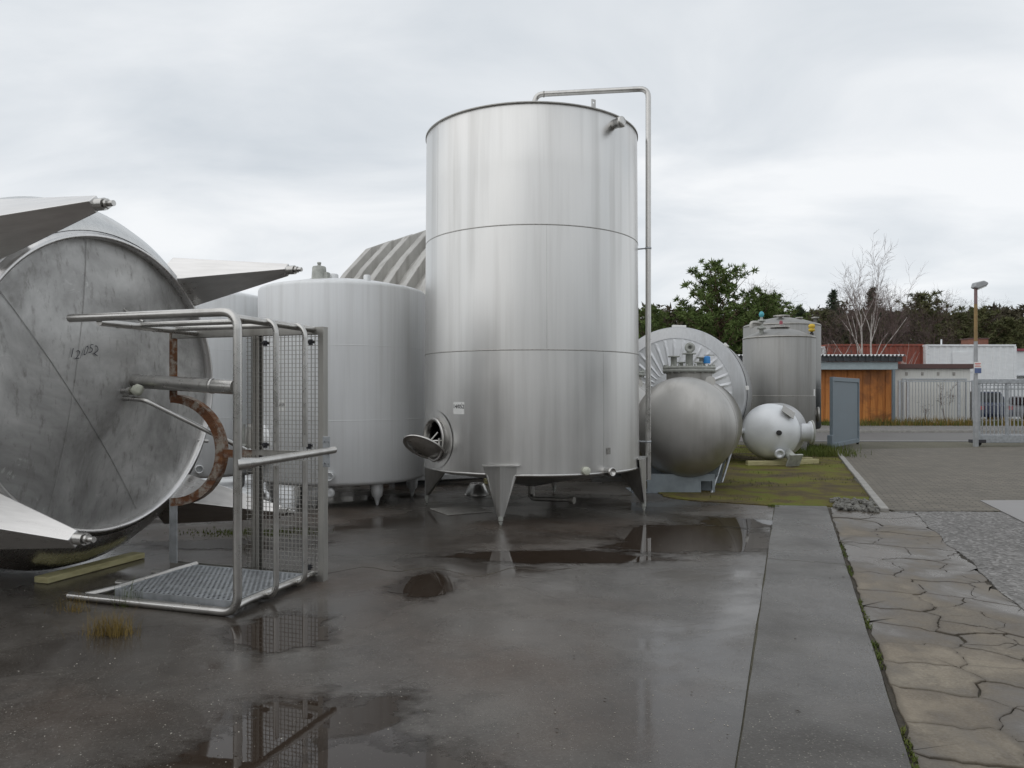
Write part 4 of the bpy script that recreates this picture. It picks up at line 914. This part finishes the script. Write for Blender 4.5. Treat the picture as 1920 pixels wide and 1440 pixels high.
# ------------------------------------------------------------------ buildings across the road
OS = thing('clad_shed', 'orange-brown clad shed with dark corrugated roof edge and blue-grey fascia', 'shed', (11.4, 39.6, 0))
b0 = None; x = 0
ro_ = random.Random(5)
while x < 8.6:
    w = .40
    if b0 is None: b0 = MB().bbox(0, w-.012, -.03, .03, .12, 2.92, .008).build('board', 'orange_clad', OS); o = b0
    else: o = b0.copy(); COL.objects.link(o)
    o.location = (x, ro_.uniform(-.02, .015), ro_.uniform(-.01, .01)); x += w
ex = x
for k in range(9):
    o = b0.copy(); COL.objects.link(o); o.location = (ex-.04, .04+.40*k, 0); o.rotation_euler = (0, 0, R_(90))
MB().box(.05, ex-.06, .04, 4, 0.02, 2.9).build('core_wall', 'dark_gap', OS)
MB().bbox(-.1, ex-.05, -.62, -.54, 2.86, 3.27, .01).build('fascia_beam', 'fascia', OS)
for xx in (.4, 4.2, ex-.25): MB().bbox(xx-.07, xx+.07, -.61, -.47, 0, 2.86, .01).build('post', 'gate_paint', OS)
m = MB(); n = 46; L = ex+.5; prof = []
for k in range(n*4+1):
    xx = -.2+L*k/(n*4); prof.append((xx, .045*(1 if k % 4 in (1, 2) else -1)))
v = [(a, -.85, 3.60+b) for a, b in prof]+[(a, 4.2, 3.80+b) for a, b in prof]+[(a, -.85, 3.592+b) for a, b in prof]+[(a, 4.2, 3.792+b) for a, b in prof]; q = len(prof)
m.add(v, [(k, k+1, q+k+1, q+k) for k in range(q-1)]+[(2*q+k+1, 2*q+k, 3*q+k, 3*q+k+1) for k in range(q-1)]+[(2*q+k, 2*q+k+1, k+1, k) for k in range(q-1)]); m.build('corrugated_roof', 'roof_edge', OS)
MB().box(-.15, ex+.1, -.80, 4.1, 3.50, 3.53).build('soffit', 'roof_dark', OS)
for k in range(23): MB().box(-.02+.39*k, .10+.39*k, -.82, -.78, 3.28, 3.53).build('rafter_end', 'roof_dark', OS)
MB().box(-.15, ex+.1, -.78, -.64, 3.275, 3.50).build('eaves_board', 'roof_dark', OS)

GA = thing('garage', 'low white garage with ribbed door and dark brown roof edge', 'garage', (20.62, 40.2, 0))
MB().box(0, 4.05, 0, 5, 0, 2.95).build('wall', 'garage_white', GA)
MB().bbox(-.1, 4.2, -.18, 5.2, 2.95, 3.2, .01).build('roof_edge', 'brown_trim', GA)
rd_ = None
for k in range(20):
    if rd_ is None: rd_ = MB().bbox(0, .155, -.045, -.005, .06, 2.32, .012).build('door_rib', 'garage_white', GA); o = rd_
    else: o = rd_.copy(); COL.objects.link(o)
    o.location = (.45+.165*k, 0, 0)
MB().bbox(.36, .44, -.06, -.004, .02, 2.42, .01).bbox(3.76, 3.84, -.06, -.004, .02, 2.42, .01).bbox(.44, 3.76, -.06, -.004, 2.34, 2.42, .01).build('door_frame', 'galv', GA)
for k in range(4): MB().bbox(.55+.85*k, .68+.85*k, -.03, -.004, 2.58, 2.76, .01).build('vent', 'kerb_stone', GA)
def corrugated(name, label, cat, x0, x1, y, h, mat, pitch, depth=.04, d=6, z0=0):
    t = thing(name, label, cat, (x0, y, z0)); m = MB(); n = int((x1-x0)/pitch); pr = []
    for k in range(n):
        a = pitch*k
        for q, dy in ((0, 0), (.38, 0), (.5, depth), (.88, depth)): pr.append((a+q*pitch, dy))
    pr.append((x1-x0, 0)); poly = pr+[(x1-x0, d), (0, d)]
    m.prism(poly, 0, h).build('wall', mat, t)
    MB().bbox(-.04, x1-x0+.04, -.05, d+.05, h, h+.12, .01).build('top_rail', mat, t)
    for x in (0, x1-x0): MB().bbox(x-.08, x+.08, -.05, .10, 0, h, .01).build('corner_post', mat, t)
    return t
corrugated('red_container', 'dull red corrugated metal wall behind the clad shed', 'container', 20.4, 26.4, 48, 4.68, 'red_wall', .30)
corrugated('grey_container', 'narrow pale corrugated end at left of the dull red wall', 'container', 19.3, 20.25, 48.4, 4.55, 'white_wall', .3)
wc = corrugated('white_container', 'white corrugated container block behind the garage roof', 'container', 26.4, 32.0, 47.5, 4.62, 'white_wall', .42)
MB().bbox(1.6, 2.9, -.03, .0, 3.0, 4.3, .01).build('door_panel', 'white_wall', wc); MB().cyl((1.2, .5, 4.6), (1.2, .5, 5.1), .05, 8).build('vent_pipe', 'white_wall', wc)
WB = thing('white_building', 'plain white building at right edge with brick chimney', 'building', (32.15, 48, 0))
MB().box(0, 14, 0, 8, 0, 4.35).build('wall', 'white_wall', WB); MB().bbox(-.1, 14.1, -.15, 8.1, 4.35, 4.5, .01).build('roof_edge', 'maroon', WB)
ch = MB().bbox(-.9, .4, 3, 4, 4.5, 5.35, .02).build('chimney', 'chimney_brick', WB); MB().bbox(-.95, .45, 2.95, 4.05, 5.35, 5.42, .01).build('chimney_cap', 'brown_trim', ch)
MB().bbox(.85, 1.15, -.2, 0, 3.45, 3.65, .02).build('wall_lamp', 'clip_black', WB)
MB().bbox(-.1, 14, -.5, .0, 2.72, 2.8, .01).build('canopy', 'galv', WB)

# ---- parked cars, seen through the bars
def car(label, loc, rot, body, hgt=1.5, L=4.3, van=False):
    t = thing('parked_car', label, 'car', loc, rot, 'cars parked behind the gate'); w = .86
    if van: side = [(0, .35), (.02, .8), (.10, 1.0), (.9, 1.12), (1.5, hgt-.04), (L-.15, hgt), (L-.02, 1.0), (L, .4), (L-.05, .3), (.05, .28)]
    else: side = [(0, .38), (.02, .66), (.14, .82), (1.05, .95), (1.75, hgt-.05), (2.2, hgt), (3.3, hgt-.04), (4.0, 1.02), (L-.04, .95), (L, .5), (L-.05, .32), (.05, .28)]
    lo = [(x, z) for x, z in side]
    m = MB(); n = len(side); v = []
    for yy, k in ((-w, 0), (-w*.97, 1), (w*.97, 1), (w, 0)):
        for x, z in side:
            inw = max(0, (z-.95)/(hgt-.95))*.16 if z > .95 else 0
            yv = yy*(1-inw); v.append((x-L/2, yv, z))
    f = []
    for r in range(3):
        for k in range(n): f.append((r*n+k, r*n+(k+1) % n, (r+1)*n+(k+1) % n, (r+1)*n+k))
    f += [tuple(range(n))[::-1], tuple(range(3*n, 4*n))]
    m.add(v, f); m.build('body', body, t, .05)
    for s in (-1, 1):
        g_ = MB(); zz0, zz1 = .98, hgt-.10
        def P(x, z): return (x-L/2, s*(w*(1-max(0, (z-.95)/(hgt-.95))*.16)+.012), z)
        xs = (1.25, 1.85, 3.25, 3.75) if not van else (1.15, 1.6, 2.9, 3.2)
        g_.add([P(xs[0], zz0), P(xs[1], zz1), P(xs[2], zz1), P(xs[3], zz0)], [(0, 1, 2, 3) if s < 0 else (3, 2, 1, 0)]); g_.build('side_window', 'glass_dark', t)
        MB().bbox(L/2-.06, L/2+.012, s*.74-.09, s*.74+.09, .72, .92, .01).build('tail_light', 'tail_red', t)
        for xx in (.75, L-.8):
            wh = MB().lathe([(.2, -.1), (.31, -.1), (.325, -.05), (.325, .05), (.31, .1), (.2, .1)], 24, axis_m((xx-L/2, s*(w-.08), .325), (0, 1, 0))).build('wheel', 'tyre', t)
            MB().lathe([(0, .04), (.1, .06), (.2, .09)], 16, axis_m((xx-L/2, s*(w-.08), .325), (0, s, 0))).build('rim', 'rim', wh)
    r0, r1 = ((3.42, hgt-.10), (3.93, 1.06)) if not van else ((L-.13, hgt-.12), (L-.03, 1.08))
    MB().add([(r0[0]-L/2+.02, -.62, r0[1]), (r0[0]-L/2+.02, .62, r0[1]), (r1[0]-L/2+.02, .70, r1[1]), (r1[0]-L/2+.02, -.70, r1[1])], [(0, 1, 2, 3), (3, 2, 1, 0)]).build('rear_window', 'glass_dark', t)
    MB().add([(1.10-L/2, -.70, .985), (1.10-L/2, .70, .985), (1.68-L/2, .64, hgt-.10), (1.68-L/2, -.64, hgt-.10)], [(0, 1, 2, 3), (3, 2, 1, 0)]).build('windscreen', 'glass_dark', t)
    return t
car('dark blue car parked nearest the lamp post, behind the fence', (26.7, 43.0, 0), R_(-95), 'car_dark', 1.75)
car('dark red car parked behind the dark blue car', (28.0, 46.3, 0), R_(-90), 'car_red', 1.45)
car('pale grey estate car parked behind the sliding gate', (29.4, 42.6, 0), R_(-92), 'car_light', 1.5)
car('second dark car parked at the right edge behind the gate', (31.9, 43.2, 0), R_(-88), 'car_dark', 1.48)

# ------------------------------------------------------------------ trees
def tri_clump(m, c, r, n, rr, wid=.22, up=.35):
    for i in range(n):
        d = Vector((rr.gauss(0, 1), rr.gauss(0, 1), rr.gauss(up, .8))).normalized(); s = d.orthogonal().normalized()
        s = (Matrix.Rotation(rr.uniform(0, 6.28), 3, d) @ s)*r*wid
        b = c + d*r*rr.uniform(0, .35); t = c + d*r*rr.uniform(.75, 1.25)
        m.add([tuple(b-s), tuple(b+s), tuple(t)], [(0, 1, 2)])
def conifer(name, label, seed, h, spread, kind):
    rr = random.Random(seed); t = thing(name, label, 'tree', (0, 0, 0), 0, 'trees beyond the yards'); tk = MB(); cr = MB()
    bend = Vector((rr.uniform(-.03, .03), rr.uniform(-.03, .03), 0))
    pts = [Vector((bend.x*z*z/h*2+rr.gauss(0, .02), bend.y*z*z/h*2, z)) for z in [h*k/8 for k in range(9)]]
    tk.tube(pts, [h*.018*(1-.88*k/8)+.01 for k in range(9)], 7)
    def at_(z):
        k = min(7, int(z/h*8)); return pts[k].lerp(pts[k+1], z/h*8-k)
    n = int(h*(13 if kind == 'pine' else 16)); z0 = .12 if kind == 'pine' else .05
    for i in range(n):
        u = z0+(1-z0)*(i/n)**(.9 if kind == 'pine' else 1.0); z = h*u; p = at_(min(z, h*.995)); a = i*2.4+rr.uniform(-.5, .5)
        if kind == 'pine':
            L = spread*(1-((u-.42)/.62)**2 if u > .42 else .85+.15*u/.42)*rr.uniform(.45, 1.15); L = max(L, .35); el = rr.uniform(.0, .55)+.45*u
        else:
            L = spread*(1-u)**.85*rr.uniform(.75, 1.1)+.12; el = rr.uniform(-.25, .1)+.25*u
        d = Vector((math.cos(a)*math.cos(el), math.sin(a)*math.cos(el), math.sin(el)))
        lp = [p+d*L*q/4+Vector((0, 0, (.10 if kind == 'pine' else -.05)*L*(q/4)**2))+Vector((rr.gauss(0, .06), rr.gauss(0, .06), rr.gauss(0, .04)))*(q > 0) for q in range(5)]
        tk.tube(lp, [max(.008, L*.016*(1-q*.22)) for q in range(5)], 4, False)
        steps = max(3, int(L*(4.2 if kind == 'pine' else 4.5)))
        for q in range(steps):
            w = (q+1)/steps
            if kind == 'pine' and (w < .3 and rr.random() < .5 or u > .55 and rr.random() < .42): continue
            c = lp[0].lerp(lp[4], w)+Vector((rr.gauss(0, .13), rr.gauss(0, .13), rr.gauss(.03, .10)))*(.6+L*.25)
            tri_clump(cr, c, rr.uniform(.26, .48) if kind == 'pine' else rr.uniform(.2, .36), 19 if kind == 'pine' else 15, rr, .15, .45 if kind == 'pine' else -.15)
    tri_clump(cr, pts[-1], .35, 14, rr, .15, 1.)
    return t, tk, cr
def finish(t, tk, cr, bm, cm): tk.build('trunk', bm, t); cr.build('crown', cm, t); return t
def bare(name, label, seed, h, spread, bm, cm, stems=1, dens=1.):
    rr = random.Random(seed); t = thing(name, label, 'tree', (0, 0, 0), 0, 'trees beyond the yards'); tk = MB(); cr = MB()
    def grow(p, d, L, r, lev):
        n = 4; pts = [p]
        for k in range(n):
            d = (d+Vector((rr.gauss(0, .12 if lev else .05), rr.gauss(0, .12 if lev else .05), rr.gauss(.05 if lev < 3 else -.04, .10)))).normalized(); pts.append(pts[-1]+d*L/n)
        (tk if lev < 2 else cr).tube(pts, [r*(1-.7*k/n) for k in range(n+1)], 6 if lev < 2 else 3, False)
        if lev >= 4: return
        m = int((9, 7, 6, 4)[lev]*dens)
        for i in range(m):
            w = rr.uniform(.28 if lev == 0 else .2, 1.0); k = min(n-1, int(w*n)); q = pts[k].lerp(pts[k+1], w*n-k); a = rr.uniform(0, 6.28); o = d.orthogonal().normalized(); o = Matrix.Rotation(a, 3, d) @ o
            nd = (d*(.8 if lev == 0 else .75)+o*spread*rr.uniform(.45, 1.0)).normalized()
            if lev < 2: nd = (nd+Vector((0, 0, .25))).normalized()
            grow(q, nd, L*rr.uniform(.38, .62)*(1.25-.5*w if lev == 0 else 1), max(.006, r*.45*(1-.4*w)), lev+1)
    for s in range(stems):
        a = s*2.2+.4; grow(Vector((.15*s*math.cos(a), .15*s*math.sin(a), 0)), Vector((.06*math.cos(a)*(stems > 1), .06*math.sin(a)*(stems > 1), 1)).normalized(), h*.86, h*.013, 0)
    return finish(t, tk, cr, bm, cm)
def put(src, items):
    """items: (X, Y, height scale, rotation, label); the first one moves the source itself"""
    for i, (x, y, s, r, lab) in enumerate(items):
        if i == 0: o = src; o.location = (x, y, 0); o.rotation_euler = (0, 0, r); o.scale = (s, s, s); o['label'] = lab
        else: dup(src, lab, (x, y, 0), r, (s, s, s))
pA = finish(*conifer('pine_tree', 'x', 3, 11., 3.9, 'pine'), 'bark_pine', 'needle_pine')
put(pA, [(15.3, 55, 1.0, .3, 'tall ragged green pine rising above the insulated tank'), (18.9, 57, .82, 2.0, 'green pine just left of the grey upright tanks'), (10.6, 56, .72, 1.1, 'small green pine showing right beside the tall tank'), (20.9, 60, .84, 4.1, 'green pine rising behind the grey upright tanks')])
pB = finish(*conifer('pine_tree', 'x', 8, 9.5, 3.3, 'pine'), 'bark_pine', 'needle_olive')
put(pB, [(35.2, 63, 1.03, .6, 'olive pine with the highest crown in front of the wood at right'), (32.2, 66, .92, 2.2, 'olive pine between the birch and the highest right-hand pine'), (38.0, 64, .86, 3.4, 'olive pine just left of the lamp post'), (41.2, 66, .93, 5.0, 'olive pine just right of the lamp post'), (44.4, 66, .84, 1.3, 'olive pine near the right edge behind the lamp'), (47.0, 68, .80, 2.9, 'olive pine at the very right edge'), (13.2, 60, .66, .2, 'olive pine low behind the insulated tank'), (25.3, 62, .86, 3.7, 'olive pine over the right edge of the grey upright tanks'), (29.9, 63, .84, 1.9, 'olive pine close behind the birch crown')])
pC = finish(*conifer('spruce_tree', 'x', 14, 10.5, 2.2, 'spruce'), 'bark_pine', 'needle_spruce')
put(pC, [(27.6, 63, .97, .4, 'dark pointed spruce left of the birch'), (21.6, 62, .93, 1.9, 'dark spruce behind the blue-topped vent of the grey tank'), (24.2, 64, .86, 3.0, 'slim dark spruce behind the right of the grey tanks'), (25.8, 66, .86, 5.2, 'slim dark spruce right of the grey tanks'), (31.2, 64, 1.0, .9, 'dark spruce standing behind the birch'), (22.9, 66, .78, 2.7, 'smaller dark spruce above the grey tank roofs')])
bb = bare('birch_tree', 'bare white-stemmed birch behind the clad shed roof', 6, 7.4, .50, 'bark_birch', 'twig_birch', 2, .95); bb.location = (21.0, 44.3, 0)
dB = bare('bare_tree', 'x', 31, 8.6, .95, 'bark_brown', 'twig', 2, .95)
put(dB, [(26.2, 57, .92, .2, 'bare brown tree directly left of the birch stem'), (24.4, 58, .80, 1.2, 'bare brown tree beside the grey upright tanks'), (29.2, 58, .95, 2.6, 'bare brown tree directly right of the birch stem'), (30.8, 59, .82, 3.3, 'bare brown tree above the right end of the red wall'), (33.4, 60, .88, 4.3, 'bare brown tree above the white container'), (39.6, 69, 1.05, 5.1, 'bare grey tree crown showing over the pines left of the lamp'), (43.0, 70, 1.0, .7, 'bare grey tree crown right of the lamp'), (22.6, 68, 1.12, 2.2, 'bare tree crown between the spruces behind the grey tanks')])
# bushes of thin stems in front of the red wall
bs = bare('bare_shrub', 'bare leaning shrub stems in front of the dull red wall', 44, 4.4, 1.0, 'bark_birch', 'twig_birch', 3, .45); bs.location = (18.6, 44.0, 0)
bs2 = dup(bs, 'bare leaning shrub at the right end of the shed roof', (23.6, 44.6, 0), 2.1, (.9, .9, .92))
# the wood behind: one mass, plus an unseen wood added on the camera's side for dark steel reflections
mb = MB(); rr = random.Random(77)
for i in range(11000):
    x = rr.uniform(2, 64); y = rr.uniform(70, 78); top = 9.5+1.3*noise.noise(Vector((x*.22, 1, 0)))+1.6*noise.noise(Vector((x*.9, 3, 0)))
    z = top*(rr.random()**.6); c = Vector((x, y, z)); tri_clump(mb, c, rr.uniform(.45, .85), 7, rr, .20, .4)
structure(mb.build('woodland', 'wood_mass'), 'stuff')
mb = MB()
for i in range(7000):
    a = rr.uniform(R_(150), R_(372)); d = rr.uniform(27, 33); x, y = d*math.cos(a)*1.3, d*math.sin(a); top = 4.8+1.6*noise.noise(Vector((a*6, 1, 0)))+1.2*noise.noise(Vector((a*19, 3, 0)))
    z = top*(rr.random()**.7); tri_clump(mb, Vector((x, y, z)), rr.uniform(.7, 1.2), 6, rr, .28, .3)
structure(mb.build('woodland', 'wood_mass'), 'stuff')
# dry weeds before the garage
wd = bare('dry_weed', 'tall dry branching weed in front of the ribbed garage door', 52, 1.9, 1.0, 'bark_brown', 'twig', 2, .5); wd.location = (22.9, 39.2, 0); wd['category'] = 'plant'; wd['group'] = 'weeds before the garage'
wd2 = dup(wd, 'low dry weed at the foot of the garage door', (21.7, 39.1, 0), 1.5, (.6, .6, .5))

SC.render.engine = 'CYCLES'
